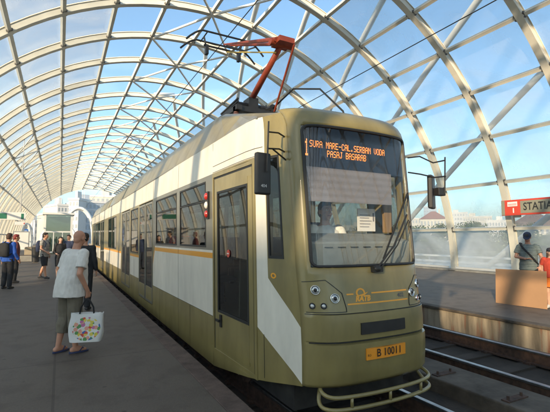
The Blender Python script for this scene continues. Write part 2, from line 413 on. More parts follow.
for a in range(0, 181, 10):
    mb = MB(); rad = Vector((math.cos(R(a)), 0, math.sin(R(a)))); tg = Vector((-rad.z, 0, rad.x))
    for k in range(K0, K1):
        y0, y1 = ribY(k)+.135, ribY(k+1)-.135
        c0, c1 = cyl(a, y0, RR+.12), cyl(a, y1, RR+.12)
        mb.beam(c0, c1, .13, .17, rad)
    hp(mb, 'purlin', M['steel'])
for k in range(K0, K1):
    if k % 2 == 0: ks, ke = k, k+1
    else: ks, ke = k+1, k
    for a in (80, 100):
        mb = MB(); mb.tube([cyl(90, ribY(ks), RR-.0), cyl(a, ribY(ke), RR-.0)], .055, 8)
        hp(mb, 'brace', M['steel_white'])
for k in range(5, 22):
    mb = MB(); a, b = (130, 140) if k % 2 else (140, 130)
    mb.tube([cyl(a, ribY(k), RR-.03), cyl(b, ribY(k+1), RR-.03)], .045, 6)
    hp(mb, 'brace', M['steel_white'])
def film(a0, a1, m, name='roof_film'):
    for k in range(K0, K1):
        mb = MB(); n = int((a1-a0)/5)
        y0, y1 = ribY(k)+.14, ribY(k+1)-.14
        for i in range(n):
            b0, b1 = a0+i*5, a0+(i+1)*5
            bulge = .0
            mb.quad(cyl(b0, y0, RR+.262), cyl(b1, y0, RR+.262), cyl(b1, y1, RR+.262), cyl(b0, y1, RR+.262))
        hp(mb, name, m, smooth=True, fix=False, doubles=True)
film(10, 70, M['film']); film(110, 150, M['film'])
film(150, 180, M['film_left'])
mb = MB()
for k in range(K0, K1):
    y0, y1 = ribY(k)+.14, ribY(k+1)-.14
    mb.quad(cyl(0, y0, RR+.262), cyl(5, y0, RR+.262), cyl(5, y1, RR+.262), cyl(0, y1, RR+.262))
    mb.quad(cyl(5, y0, RR+.262), cyl(10, y0, RR+.262), cyl(10, y1, RR+.262), cyl(5, y1, RR+.262))
hp(mb, 'wall_glazing', M['film_clear'], fix=False, doubles=True)
# outer bracing tubes beyond the film
for j in range(-3, 11):
    pts = []; Y = 2.6 + 7.9*j
    a = 50.0; up = []
    while a < 92: up.append((a, Y)); s = .9+(90-a)/75*2.3; Y -= 4/max(s, .7); a += 4
    a = 50.0; Y = 2.6+7.9*j; dn = []
    while a > -14: s = .9+(90-a)/75*2.3; Y += 4/s; a -= 4; dn.append((a, Y))
    allp = up[::-1] + dn
    
    allp = [q for q in allp if q[0] <= 84]; kk = round((allp[0][1]-2.5-16.4)/3.03)
    mb = MB(); mb.tube([cyl(90, ribY(kk), RR+.30)] + [cyl(a, y, 13.0 if a < 80 else 12.9) for a, y in allp], .135, 10)
    hp(mb, 'outer_brace', M['steel_white'], smooth=True)
# upstands at the foot of both walls
for x0, x1 in ((16.98, 17.5), (-6.35, -5.95)):
    mb = MB(); mb.box((x0, K0*3.03+16.4, .004), (x1, K1*3.03+16.4, .10)); hp(mb, 'upstand', M['conc'])
mb = MB()
for k in range(K0, K1): mb.beam((17.05, ribY(k)+.2, .17), (17.05, ribY(k+1)-.2, .17), .06, .10)
hp(mb, 'bottom_rail', M['steel_white'])

# overhead wires
def wire(x, z, label):
    mb = MB(); mb.tube([(x, -30, z), (x, 20, z), (x, 60, z), (x, 130, z)], .010, 6)
    return tag(mb.build('contact_wire', M['rubber']), label, 'wire', 'overhead contact wires')
wire(3.0, 5.90, 'thin black contact wire touching the tram pantograph')
wire(6.3, 5.58, 'thin black contact wire over the empty track')

# ------------------------------------------------------------------ the tram
XC = 2.90
OFF = Vector((XC, 3.1, -.25))
tram = empty('tram', OFF, 0, 'long olive and white articulated tram with amber lettered destination display, stopped beside the left platform', 'tram')
def tb(mb, name, m, parent=tram, off=OFF, **k):
    for v in mb.bm.verts: v.co -= off
    return mb.build(name, m, parent, **k)
def interp(x, P):
    if x <= P[0][0]: return P[0][1]
    for (a, b), (c, d) in zip(P, P[1:]):
        if x <= c: return b + (d-b)*(x-a)/(c-a)
    return P[-1][1]
PLAN_F = [(0, 3.10), (.2, 3.104), (.4, 3.12), (.52, 3.14), (.60, 3.17), (.68, 3.215), (.74, 3.265), (.78, 3.315), (.80, 3.37)]
PLAN_S = [(3.37, .80), (3.5, .818), (3.8, .875), (4.1, .925), (4.3, .945), (4.6, .95)]
def rake(z): return interp(z, [(.5, 0), (.87, .03), (1.3, .10), (2.8, .25), (2.87, .28), (2.95, .34), (3.01, .43)])
def lean(z): return interp(z, [(-.3, -.01), (0, 0), (2.5, .05), (2.97, .045)])
def sideP(Y, z, s, out=0):
    wgt = max(0, min(1, (4.1-Y)/.7))
    hw = interp(Y, PLAN_S) + lean(z)*(1-wgt) + wgt*.80*.035*max(0, z-.9)/1.9 + out
    return Vector((XC + s*hw, Y + rake(z)*wgt, z))
def frontP(u, z, out=0):
    y = interp(abs(u), PLAN_F)
    b = interp(z, [(.19, .02), (.24, -.015), (.45, -.03), (.585, -.034), (.592, .014), (.608, .014), (.615, -.016), (.75, -.026), (.86, -.024), (.872, 0)])*max(0, min(1, (.80-abs(u))/.12))
    u_in = u; u = u*(1 + .035*max(0, z-.9)/1.9)
    a = abs(u_in)
    nx = 0 if a < .5 else min(1, (a-.5)/.32)
    return Vector((XC + u + (nx*out if u > 0 else -nx*out), y + rake(z) + b - out*(1-.4*nx), z))

def inpoly(p, poly):
    x, y = p; c = False
    for i in range(len(poly)):
        (x0, y0), (x1, y1) = poly[i-1], poly[i]
        if (y0 > y) != (y1 > y) and x < (x1-x0)*(y-y0)/(y1-y0)+x0: c = not c
    return c
ARROW = [(4.08, .58), (3.98, .56), (3.37, .20), (3.37, .73), (3.86, 1.17), (3.86, 3.0), (4.08, 3.0)]
YEND = 30.3
# openings: (y0, y1, z0, z1, kind)
LEFT = [(3.56, 3.84, 1.38, 2.50, 'cab'), (4.08, 5.44, .04, 2.50, 'door'), (5.76, 7.24, 1.46, 2.45, 'win'), (7.46, 9.30, 1.46, 2.45, 'win'),
        (9.66, 11.50, .04, 2.50, 'door2'), (11.66, 12.98, 1.17, 2.45, 'win'), (13.16, 15.0, .04, 2.50, 'door2'), (16.6, 18.0, 1.17, 2.45, 'win'), (18.12, 19.5, 1.17, 2.45, 'win'),
        (21.6, 23.4, .04, 2.5, 'door2'), (23.6, 25.2, 1.17, 2.45, 'win'), (25.3, 26.9, 1.17, 2.45, 'win'), (27.1, 28.9, .04, 2.5, 'door2')]
RIGHT = [(3.56, 3.84, 1.38, 2.50, 'cab')] + [(y, y+1.7, 1.3, 2.45, 'win') for y in (4.4, 6.3, 8.2, 10.1, 12.0, 16.6, 18.4, 21.8, 23.8, 25.8, 27.8)]
GREY = [(5.45, 9.62)]
def cls_left(y, z):
    if inpoly((y, z), ARROW): return 1
    if y < 4.08: return 1 if (z > 2.6 and y > 3.86) else 0
    if z > 2.52: return 1
    if 5.44 < y < 9.62:
        if z > 1.425: return 3
        lim = y - 9.40
        if lim > 0:      # slanted end of the raised stripe
            if z > 1.425 - lim*1.6: return 0
            if z > 1.345 - lim*1.6 and z > .9: return 2
        elif z > 1.39: return 1
        elif z > 1.31: return 2
        if z > .50: return 1
        return 0
    for a, b in ((11.56, 13.1), (15.2, 21.4), (23.5, 27.0), (29.0, YEND)):
        if a < y < b:
            if z > 1.13: return 0
            if z > 1.06: return 2
            if z > .50: return 1
            return 0
    return 0
def cls_right(y, z):
    if y < 4.0: return 0
    if z > 2.52: return 1
    if 1.06 < z < 1.13: return 2
    if .5 < z < 1.06: return 1
    return 0
PM = None
def side_shell(s, openings, cls, joints):
    bm = bmesh.new()
    y0, y1, z0, z1 = 3.37, YEND, -.17, 2.97
    vs = [bm.verts.new((y, z, 0)) for y, z in ((y0, z0), (y1, z0), (y1, z1), (y0, z1))]; bm.faces.new(vs)
    def cut(p, n):
        bmesh.ops.bisect_plane(bm, geom=bm.faces[:]+bm.edges[:]+bm.verts[:], plane_co=(*p, 0), plane_no=(*n, 0), dist=1e-5)
    ys = {3.42, 3.5, 3.65, 3.75, 3.86, 3.95, 4.08, 4.2, 4.3, 4.6, 5.44, 9.40, 9.62, 11.56, 13.1, 15.0, 15.2, 16.2, 19.7, 20.5, 21.4, 23.5, 27.0, 29.0}
    zs = {.25, .5, .87, 1.06, 1.13, 1.3, 1.31, 1.39, 1.425, 1.6, 2.0, 2.52, 2.6, 2.8, 2.9, 0.0}
    for a, b, c, d, k in openings: ys |= {a, b}; zs |= {c, d}
    for y in ys: cut((y, 0), (1, 0))
    for z in zs: cut((0, z), (0, 1))
    # slanted paint edges, only through the nose and the stripe end
    def slant(a, b, ya, yb):
        n = Vector((-(b[1]-a[1]), b[0]-a[0])).normalized()
        g = [f for f in bm.faces if ya <= f.calc_center_median().x <= yb]
        es = {e for f in g for e in f.edges}; vv = {v for f in g for v in f.verts}
        bmesh.ops.bisect_plane(bm, geom=g+list(es)+list(vv), plane_co=(*a, 0), plane_no=(*n, 0), dist=1e-5)
    if s < 0:
        slant((3.98, .56), (3.37, .20), 3.36, 4.08); slant((3.37, .73), (3.86, 1.17), 3.36, 3.87)
        slant((9.40, 1.425), (9.62, 1.425-.352), 9.39, 9.63); slant((9.40, 1.345), (9.62, 1.345-.352), 9.39, 9.63)
    # sloping lower edge towards the nose
    slant((3.37, .18), (3.95, .07), 3.36, 3.96); slant((3.95, .07), (5.44, -.17), 3.94, 5.45)
    kill = []
    for f in bm.faces:
        c = f.calc_center_median(); y, z = c.x, c.y
        low = interp(y, [(3.37, .18), (3.95, .07), (5.44, -.17)])
        if z < low or any(a < y < b and e < z < d for a, b, e, d, k in openings): kill.append(f); continue
        f.material_index = cls(y, z)
    bmesh.ops.delete(bm, geom=kill, context='FACES')
    for v in bm.verts: v.co = sideP(v.co.x, v.co.y, s)
    ex = bmesh.ops.solidify(bm, geom=bm.faces[:], thickness=.03) if False else None
    mb = MB(); mb.bm.free(); mb.bm = bm
    o = tb(mb, 'side_wall', [M['olive'], M['white'], M['orange'], M['grey_panel']], fix=False)
    m = o.modifiers.new('th', 'SOLIDIFY'); m.thickness = .035; m.offset = -1 if s > 0 else 1
    m.use_rim = True
    return o
side_shell(-1, LEFT, cls_left, None); side_shell(1, RIGHT, cls_right, None)

def frame_side(mb, s, y0, y1, z0, z1, w, out, dep=.02):
    P = lambda y, z, o: sideP(y, z, s, o)
    for (a, b, c, d) in ((y0, y1, z0, z0+w), (y0, y1, z1-w, z1), (y0, y0+w, z0+w, z1-w), (y1-w, y1, z0+w, z1-w)):
        pts = [(a, c), (b, c), (b, d), (a, d)]
        mb.loft([[P(y, z, out-dep) for y, z in pts], [P(y, z, out) for y, z in pts]])
def pane_side(name, s, y0, y1, z0, z1, out, m, parent=tram):
    mb = MB(); ys = [y0 + (y1-y0)*i/4 for i in range(5)]; zs = [z0+(z1-z0)*i/4 for i in range(5)]
    for a, b in zip(ys, ys[1:]):
        for c, d in zip(zs, zs[1:]): mb.quad(sideP(a, c, s, out), sideP(b, c, s, out), sideP(b, d, s, out), sideP(a, d, s, out))
    if parent is tram: return tb(mb, name, m, doubles=True, fix=False, smooth=True)
    o = tb(mb, name, m, parent, doubles=True, fix=False, smooth=True); return o
for s, ops in ((-1, LEFT), (1, RIGHT)):
    for (y0, y1, z0, z1, k) in ops:
        if k in ('win', 'cab'):
            mb = MB(); frame_side(mb, s, y0+.002, y1-.002, z0+.002, z1-.002, .028, .004)
            w_ = tb(mb, 'window', M['rubber'])
            pane_side('pane', s, y0+.02, y1-.02, z0+.02, z1-.02, -.008, M['glass'], w_)
            if k == 'win' and s < 0 and y0 < 14:
                mb = MB(); mb.beam(sideP(y0+.03, z1-.30, s, -.002), sideP(y1-.03, z1-.30, s, -.002), .012, .022)
                tb(mb, 'vent_bar', M['rubber'], w_)
        elif k == 'door':
            mb = MB(); frame_side(mb, s, y0+.002, y1-.002, z0+.002, z1-.002, .045, .012, .03)
            frame_side(mb, s, y0+.075, y1-.075, z0+.045, z1-.075, .10, .002, .03)
            for (a, b, c, d) in ((y0+.18, y1-.18, .14, .60), (y0+.18, y1-.18, z1-.26, z1-.175)):
                pts = [(a, c), (b, c), (b, d), (a, d)]; mb.loft([[sideP(y, z, s, -.028) for y, z in pts], [sideP(y, z, s, .002) for y, z in pts]])
            d_ = tb(mb, 'door', M['olive'], label='narrow single leaf cab door with tall dark window')
            mb = MB(); frame_side(mb, s, y0+.047, y1-.047, z0+.02, z1-.047, .027, .0, .03)
            frame_side(mb, s, y0+.175, y1-.175, .60, z1-.26, .03, .006, .03)
            tb(mb, 'seal', M['rubber'], d_)
            pane_side('pane', s, y0+.19, y1-.19, .61, z1-.27, -.008, M['glass'], d_)
            mb = MB()
            mb.loft([[sideP(y, z, s, o) for y, z in ((5.10, .42), (5.16, .42), (5.16, .58), (5.10, .58))] for o in (.002, .022)])
            mb.beam(sideP(5.13, .50, s, .04), sideP(5.24, .50, s, .04), .02, .03)
            tb(mb, 'handle', M['black'], d_)
            mb = MB(); mb.disc(sideP(4.86, 1.40, s, .002), .05, (-1, 0, 0), 20, .006); st = tb(mb, 'sticker', M['sign_red'], d_)
            mb = MB(); mb.beam(sideP(4.83, 1.40, s, .008), sideP(4.89, 1.40, s, .008), .004, .014); tb(mb, 'sticker_bar', M['sign_white'], d_)
        else:
            ym = (y0+y1)/2
            for a, b in ((y0, ym-.012), (ym+.012, y1)):
                mb = MB(); frame_side(mb, s, a+.03, b-.01, z0+.02, z1-.03, .05, .004, .03)
                d_ = tb(mb, 'door', M['grey_panel'])
                pts = [(a+.08, z0+.07), (b-.06, z0+.07), (b-.06, .42), (a+.08, .42)]
                mb = MB(); mb.loft([[sideP(y, z, s, -.025) for y, z in pts], [sideP(y, z, s, .0) for y, z in pts]]); tb(mb, 'door_panel', M['olive'], d_)
                pane_side('pane', s, a+.07, b-.05, .42, z1-.07, -.008, M['glass'], d_)
                mb = MB(); mb.tube([sideP(a+.5*(b-a), .7, s, -.07), sideP(a+.5*(b-a), 1.9, s, -.07)], .014, 8); tb(mb, 'grab_rail', M['yellow_rod'], d_)
# panel seams
mb = MB()
for y in (8.35-1.0, 8.35+1.6, 6.1):
    pass
for (y, a, b) in ((5.452, -.16, 2.96), (7.35, -.16, 1.42), (7.35, 2.52, 2.96), (9.63, 2.52, 2.96), (3.96, -.0+.1, .56), (8.9, -.16, .5), (6.6, -.16, .5), (12.3, -.16, 1.0)):
    mb.loft([[sideP(y+q, a, -1, .0015) for q in (-.003, .003)] + [sideP(y+q, b, -1, .0015) for q in (.003, -.003)],
             [sideP(y+q, a, -1, .003) for q in (-.003, .003)] + [sideP(y+q, b, -1, .003) for q in (.003, -.003)]])
for (z, a, b) in ((.505, 5.46, 9.6), (2.53, 4.08, 5.44), (2.62, 3.9, 5.44)):
    n = 8
    for i in range(n):
        ya, yb = a+(b-a)*i/n, a+(b-a)*(i+1)/n
        mb.loft([[sideP(ya, z-.003, -1, o), sideP(yb, z-.003, -1, o), sideP(yb, z+.003, -1, o), sideP(ya, z+.003, -1, o)] for o in (.0015, .003)])
tb(mb, 'panel_seam', M['rubber'])
# rain gutter between side and roof
mb = MB()
for s in (-1, 1):
    for a, b in ((4.0, 15.0), (15.9, 19.9), (20.6, YEND)):
        mb.loft([[sideP(y, 2.962, s, -.01), sideP(y, 2.962, s, .014), sideP(y, 2.985, s, .014), sideP(y, 2.985, s, -.01)] for y in (a, (a+b)/2, b)])
tb(mb, 'gutter', M['grey_panel'])

# roof
def roofsec(Y, zt, wt, wb=None, zb=2.972):
    hb = interp(Y, PLAN_S) + lean(zb)*(1-max(0, min(1, (4.1-Y)/.7))) if wb is None else wb
    e = .05
    return [Vector((XC-hb, Y, zb)), Vector((XC-wt-e*.6, Y, zt-e)), Vector((XC-wt+e, Y, zt)), Vector((XC+wt-e, Y, zt)), Vector((XC+wt+e*.6, Y, zt-e)), Vector((XC+hb, Y, zb))]
mb = MB()
mb.loft([roofsec(3.79, 3.035, .64, .82), roofsec(4.2, 3.12, .70), roofsec(5.0, 3.33, .73), roofsec(5.75, 3.53, .74), roofsec(5.95, 3.55, .74), roofsec(15.0, 3.55, .74)])
tb(mb, 'roof', M['olive'])
for a, b in ((15.25, 19.7), (20.0, YEND)):
    mb = MB(); mb.loft([roofsec(a, 3.5, .70), roofsec(a+.12, 3.55, .74), roofsec(b-.15, 3.55, .74), roofsec(b, 3.45, .70)])
    tb(mb, 'roof', M['olive'], smooth=True, auto=18)
for y in (15.0, 19.7):      # bellows
    for i in range(5):
        mb = MB() if i == 0 else mb
        yy = y + .03 + i*.055 if y == 15 else y + .03 + i*.05
        mb.loft([roofsec(yy, 3.42, .66), roofsec(yy+.025, 3.48, .70), roofsec(yy+.05, 3.42, .66)])
    tb(mb, 'bellows', M['rubber'])

# front mask
def spread(a, b, n): return [a + (b-a)*i/n for i in range(n+1)]
WU, WZ0, WZ1 = .708, 1.31, 2.78
us = sorted(set([round(x, 4) for x in [-.80, -.78, -.74, -WU, -.68, -.60, -.52, -.46, -.4, -.2, 0, .2, .4, .46, .52, .60, .68, WU, .74, .78, .80]]))
zs = [.19, .215, .24, .36, .45, .53, .57, .585, .592, .608, .615, .66, .75, .83, .86, .872, .89, 1.0, 1.15, 1.24, WZ0, 1.5, 1.7, 2.0, 2.3, 2.6, WZ1, 2.86, 2.9, 2.94, 2.97, 2.995, 3.01]
def front_grid(name, m, test, out=0, parent=tram, th=None):
    mb = MB(); V = {}
    def v(u, z):
        if (u, z) not in V: V[(u, z)] = mb.bm.verts.new(frontP(u, z, out))
        return V[(u, z)]
    for a, b in zip(us, us[1:]):
        for c, d in zip(zs, zs[1:]):
            if test((a+b)/2, (c+d)/2): mb._f([v(a, c), v(b, c), v(b, d), v(a, d)])
    o = tb(mb, name, m, parent, fix=False, smooth=True)
    if th:
        q = o.modifiers.new('th', 'SOLIDIFY'); q.thickness = th; q.offset = -1
    return o
inW = lambda u, z: abs(u) < WU and WZ0 < z < WZ1
fm = front_grid('front_mask', M['olive'], lambda u, z: not inW(u, z), th=.04); fm.data.set_sharp_from_angle(angle=R(32))
wsh = front_grid('windshield', M['windshield'], inW, out=-.012)
# rubber gasket round the windscreen, with rounded corners
def round_rect(w, z0, z1, r, n=6, dens=10):
    pts = []
    for cx, cz, a0 in ((w-r, z1-r, 0), (-w+r, z1-r, 90), (-w+r, z0+r, 180), (w-r, z0+r, 270)):
        for i in range(n+1):
            a = R(a0+90*i/n); pts.append((cx+r*math.cos(a), cz+r*math.sin(a)))
    out = []
    for p, q in zip(pts, pts[1:]+pts[:1]):
        L = math.dist(p, q); k = max(1, int(L/.08))
        for i in range(k): out.append((p[0]+(q[0]-p[0])*i/k, p[1]+(q[1]-p[1])*i/k))
    return out
rr = round_rect(WU-.008, WZ0+.008, WZ1-.008, .06)
mb = MB(); n = len(rr)
rings = []
for i, (u, z) in enumerate(rr):
    pu, pz = rr[i-1]; qu, qz = rr[(i+1) % n]; d = Vector((qu-pu, qz-pz)).normalized(); nn = Vector((d.y, -d.x))
    a, b = .012, -.014
    rings.append([frontP(u+nn.x*a, z+nn.y*a, .003), frontP(u+nn.x*0, z, .010), frontP(u+nn.x*b, z+nn.y*b, .003), frontP(u+nn.x*b, z+nn.y*b, -.015), frontP(u+nn.x*a, z+nn.y*a, -.012)])
rings.append(rings[0]); mb.loft(rings, cap=False)
tb(mb, 'gasket', M['rubber'], wsh, smooth=True, doubles=True, auto=40)

def on_front(mb, pts, out0, out1):     # pts in (u,z): a plate following the mask
    mb.loft([[frontP(u, z, out0) for u, z in pts], [frontP(u, z, out1) for u, z in pts]])
# seams and grooves of the mask
mb = MB()
def seam(pts, w=.004):
    for (u0, z0), (u1, z1) in zip(pts, pts[1:]):
        k = max(1, int(math.dist((u0, z0), (u1, z1))/.06))
        for i in range(k):
            a = (u0+(u1-u0)*i/k, z0+(z1-z0)*i/k); b = (u0+(u1-u0)*(i+1)/k, z0+(z1-z0)*(i+1)/k)
            d = Vector((b[0]-a[0], b[1]-a[1])).normalized(); nn = (-d.y*w/2, d.x*w/2)
            on_front(mb, [(a[0]-nn[0], a[1]-nn[1]), (b[0]-nn[0], b[1]-nn[1]), (b[0]+nn[0], b[1]+nn[1]), (a[0]+nn[0], a[1]+nn[1])], -.004, .0055)
seam([(-.78, .868), (.78, .868)], .005); seam([(-.76, .600), (.76, .600)], .012)
for s in (-1, 1): seam([(s*.78, 1.17), (s*.60, 1.19), (s*.45, 1.06), (s*.42, .92), (s*.42, .885), (s*.77, .885)], .006)
tb(mb, 'mask_seam', M['rubber'])
mb = MB()
for i in range(10):
    u0, u1 = -.29+i*.058, -.29+(i+1)*.058
    on_front(mb, [(u0, .665), (u1, .665), (u1, .775), (u0, .775)], .0, .012)
tb(mb, 'vent_grille', M['black'])
# headlights
def lamp_at(u, z, r, kind):
    c = frontP(u, z, 0); e = 1e-3
    du = (frontP(u+.02, z) - frontP(u-.02, z)).normalized(); dz = (frontP(u, z+.02)-frontP(u, z-.02)).normalized()
    nrm = du.cross(dz).normalized()
    if nrm.y > 0: nrm = -nrm
    mb = MB(); K = 24
    def ring(r_, h): return [c + du*(r_*math.cos(2*math.pi*k/K)) + dz*(r_*math.sin(2*math.pi*k/K)) + nrm*h for k in range(K)]
    mb.loft([ring(r*1.18, .0), ring(r*1.15, .014), ring(r*1.02, .016), ring(r*.97, .004)], cap=False)
    o = tb(mb, 'headlight', M['chrome'] if kind != 'small' else M['black'], smooth=True)
    mb = MB(); mb.loft([ring(r*.98, .003), ring(r*.8, .010), ring(r*.4, .015), ring(r*.05, .017)]); tb(mb, 'lens', M['lens'] if kind != 'red' else M['red_lens'], o, smooth=True)
    mb = MB(); mb.loft([ring(r*.45, .016), ring(r*.42, .022), ring(r*.1, .024)]); tb(mb, 'bulb_shield', M['black'] if kind == 'big' else M['white_lens'], o, smooth=True)
for s in (-1, 1):
    q_ = 0 if s < 0 else -.05; lamp_at(s*(.69+q_), 1.095, .040, 'big'); lamp_at(s*(.53+q_), 1.015, .040, 'big')
    lamp_at(s*(.725+q_), .945, .026, 'small'); lamp_at(s*(.635+q_), .945, .026, 'red' if s > 0 else 'small')
# orange pinstripes, emblem and number
def flat_text(name, body, size, m, parent, matf, align='CENTER', shear=0, depth=.002, off=OFF, bold=0, sx=1.0):
    cu = D.curves.new(name, 'FONT'); cu.body = body; cu.size = size; cu.align_x = align; cu.align_y = 'CENTER'; cu.shear = shear; cu.offset = bold
    cu.resolution_u = 3
    ob = D.objects.new(name+'_src', cu); col.objects.link(ob); dg = bpy.context.evaluated_depsgraph_get(); dg.update()
    me = D.meshes.new_from_object(ob.evaluated_get(dg)); D.objects.remove(ob); D.curves.remove(cu)
    bm = bmesh.new(); bm.from_mesh(me); D.meshes.remove(me)
    bmesh.ops.subdivide_edges(bm, edges=[e for e in bm.edges if e.calc_length() > .06], cuts=2)
    for v in bm.verts: v.co = matf(v.co.x*sx, v.co.y)
    mb = MB(); mb.bm.free(); mb.bm = bm
    for v in bm.verts: v.co -= off
    return mb.build(name, m, parent, fix=False)
for (r0, r1, z) in ((-.40, -.32, 1.040), (-.10, .40, 1.040), (-.40, .40, .946)):
    mb = MB(); n = 6
    for i in range(n):
        a, b = r0+(r1-r0)*i/n, r0+(r1-r0)*(i+1)/n
        on_front(mb, [(a, z), (b, z), (b, z+.014), (a, z+.014)], .0005, .0025)
    tb(mb, 'pinstripe', M['orange'])
em = flat_text('emblem', 'RATB', .07, M['orange'], tram, lambda x, y: frontP(x-.215, .998+y, .002), shear=.25, bold=.004, sx=1.05)
mb = MB(); K = 18
for i in range(K):   # the stylised ring with a swoosh over the letters
    a0, a1 = R(-20+i*250/K), R(-20+(i+1)*250/K)
    q = lambda a, r: (-.235+r*1.2*math.cos(a), 1.055+r*math.sin(a))
    on_front(mb, [q(a0, .030), q(a1, .030), q(a1, .046), q(a0, .046)], .0005, .0025)
on_front(mb, [(-.30, 1.022), (-.20, 1.026), (-.14, 1.06), (-.21, 1.044)], .0005, .003)
tb(mb, 'emblem_ring', M['orange'], em)
flat_text('fleet_number', '402', .06, M['num_grey'], tram, lambda x, y: frontP(x+.30, 1.0+y, .002), bold=.001, sx=1.1)
# number plate
mb = MB(); on_front(mb, [(-.255, .425), (0, .425), (.255, .425), (.255, .535), (0, .535), (-.255, .535)], .002, .014); pl = tb(mb, 'number_plate', M['plate'])
flat_text('plate_text', 'B 10011', .105, M['ink'], pl, lambda x, y: frontP(x+.03, .48+y, .0165), bold=.001, sx=.95)
flat_text('plate_mark', 'RO', .03, M['ink'], pl, lambda x, y: frontP(x-.225, .47+y, .0165))
# side emblem beside the quarter window
mb = MB(); c = (3.76, 1.20)
for i in range(14):
    a0, a1 = R(i*360/14), R((i+1)*360/14)
    mb.loft([[sideP(c[0]+r*math.cos(a)*1.4, c[1]+r*math.sin(a)*.9, -1, o) for a, r in ((a0, .018), (a1, .018), (a1, .034), (a0, .034))] for o in (.0005, .0025)])
tb(mb, 'side_emblem', M['orange'])
# tail and turn lamp cluster on the window pillar
mb = MB(); P = lambda y, z, o: sideP(y, z, -1, o)
mb.loft([[P(y, z, o) for y, z in ((5.58, 1.88), (5.70, 1.88), (5.70, 2.28), (5.58, 2.28))] for o in (.0, .03)]); cl = tb(mb, 'lamp_cluster', M['black'])
for z, m in ((1.95, 'red_lens'), (2.08, 'white_lens'), (2.21, 'red_lens')):
    mb = MB(); mb.ell(P(5.64, z, .03), (.035, .045, .055)); tb(mb, 'lens', M[m], cl, smooth=True)
# mirrors
def mirror(s, c, arm_pts, rz, name='mirror', sz=(.17, .06, .42)):
    mb = MB(); Mx = Matrix.Translation(c) @ Matrix.Rotation(rz, 4, 'Z')
    mb.box((-sz[0]/2, -sz[1]/2, -sz[2]/2), (sz[0]/2, sz[1]/2, sz[2]/2), Mx)
    o = tb(mb, name, M['black'], bevel=.018)
    mb = MB(); mb.quad(*[(Mx @ Vector(p)) for p in ((-sz[0]/2+.02, sz[1]/2+.003, -sz[2]/2+.02), (sz[0]/2-.02, sz[1]/2+.003, -sz[2]/2+.02), (sz[0]/2-.02, sz[1]/2+.003, sz[2]/2-.02), (-sz[0]/2+.02, sz[1]/2+.003, sz[2]/2-.02))])
    tb(mb, 'mirror_glass', M['chrome'], o)
    mb = MB()
    for a in arm_pts: mb.tube(a, .009, 8)
    tb(mb, 'mirror_arm', M['black'], o)
    return o
lm = mirror(-1, Vector((1.745, 3.52, 2.235)), [[(2.12, 3.66, 2.66), (1.98, 3.62, 2.70), (1.80, 3.50, 2.66)], [(2.12, 3.66, 2.50), (1.99, 3.62, 2.53), (1.79, 3.50, 2.49)],
       [(1.79, 3.475, 2.76), (1.77, 3.47, 2.25)], [(2.08, 3.63, 2.42), (1.88, 3.55, 2.50)]], R(6))
flat_text('mirror_mark', '404', .045, M['sign_white'], lm, lambda x, y: Vector((1.745+x, 3.486+x*.105, 2.11+y)))
mb = MB(); mb.beam((2.12, 3.655, 2.36), (2.12, 3.72, 2.80), .05, .05); tb(mb, 'mirror_post', M['black'], lm)
rm = mirror(1, Vector((4.05, 3.44, 2.17)), [[(3.72, 3.50, 2.58), (3.86, 3.44, 2.60), (4.0, 3.36, 2.52), (4.17, 3.32, 2.56)], [(3.72, 3.50, 2.40), (3.86, 3.44, 2.38), (4.02, 3.36, 2.34), (4.17, 3.32, 2.36)],
       [(4.17, 3.32, 2.60), (4.17, 3.34, 2.15)]], R(28))
mb = MB(); mb.box((4.07, 3.34, 2.12), (4.19, 3.42, 2.22)); tb(mb, 'mirror_motor', M['black'], rm, bevel=.01)
# wipers
mb = MB(); p0 = frontP(-.02, 1.285, .04); p1 = frontP(.50, 1.86, .05)
mb.tube([p0, frontP(.22, 1.52, .07), p1], .010, 8); mb.tube([frontP(.03, 1.285, .04), frontP(.27, 1.52, .07), frontP(.52, 1.80, .05)], .007, 8)
mb.ell(p0, (.05, .03, .035)); mb.box(tuple(frontP(-.07, 1.25, .05)), tuple(frontP(.05, 1.31, -.01)))
wp = tb(mb, 'wiper', M['rubber'], smooth=True, auto=40)
mb = MB(); mb.beam(frontP(.10, 1.38, .018), frontP(.62, 2.12, .018), .012, .02); tb(mb, 'wiper_blade', M['rubber'], wp)
# bumper guard of bent tube below the mask
def gz(u, z, o=.04): return frontP(max(-.80, min(.80, u)), .5, o).lerp(frontP(max(-.80, min(.80, u)), .5, o), 0) * 1 + Vector((0, 0, z-.5))
def catmull(P, n=6):
    P = [Vector(p) for p in P]; Q = [P[0]*2-P[1]] + P + [P[-1]*2-P[-2]]; o = []
    for a, b, c, d in zip(Q, Q[1:], Q[2:], Q[3:]):
        for i in range(n):
            t = i/n; o.append(.5*((2*b)+(c-a)*t+(2*a-5*b+4*c-d)*t*t+(3*b-a-3*c+d)*t**3))
    return o + [P[-1]]
mb = MB()
for zt, e in ((.13, 0), (.02, .012)):
    h = [gz(-.70-e, .21, -.16), gz(-.70-e, zt+.035, -.03), gz(-.62-e, zt), gz(-.4, zt-.002), gz(0, zt-.004)]
    m_ = [Vector((2*XC-p.x, p.y, p.z)) for p in h[:-1]][::-1]
    mb.tube(catmull(h+m_), .019, 10)
for u in (-.45, 0, .45): mb.tube([gz(u, .018), gz(u, .128)], .016, 10)
tb(mb, 'bumper_guard', M['olive'], smooth=True)
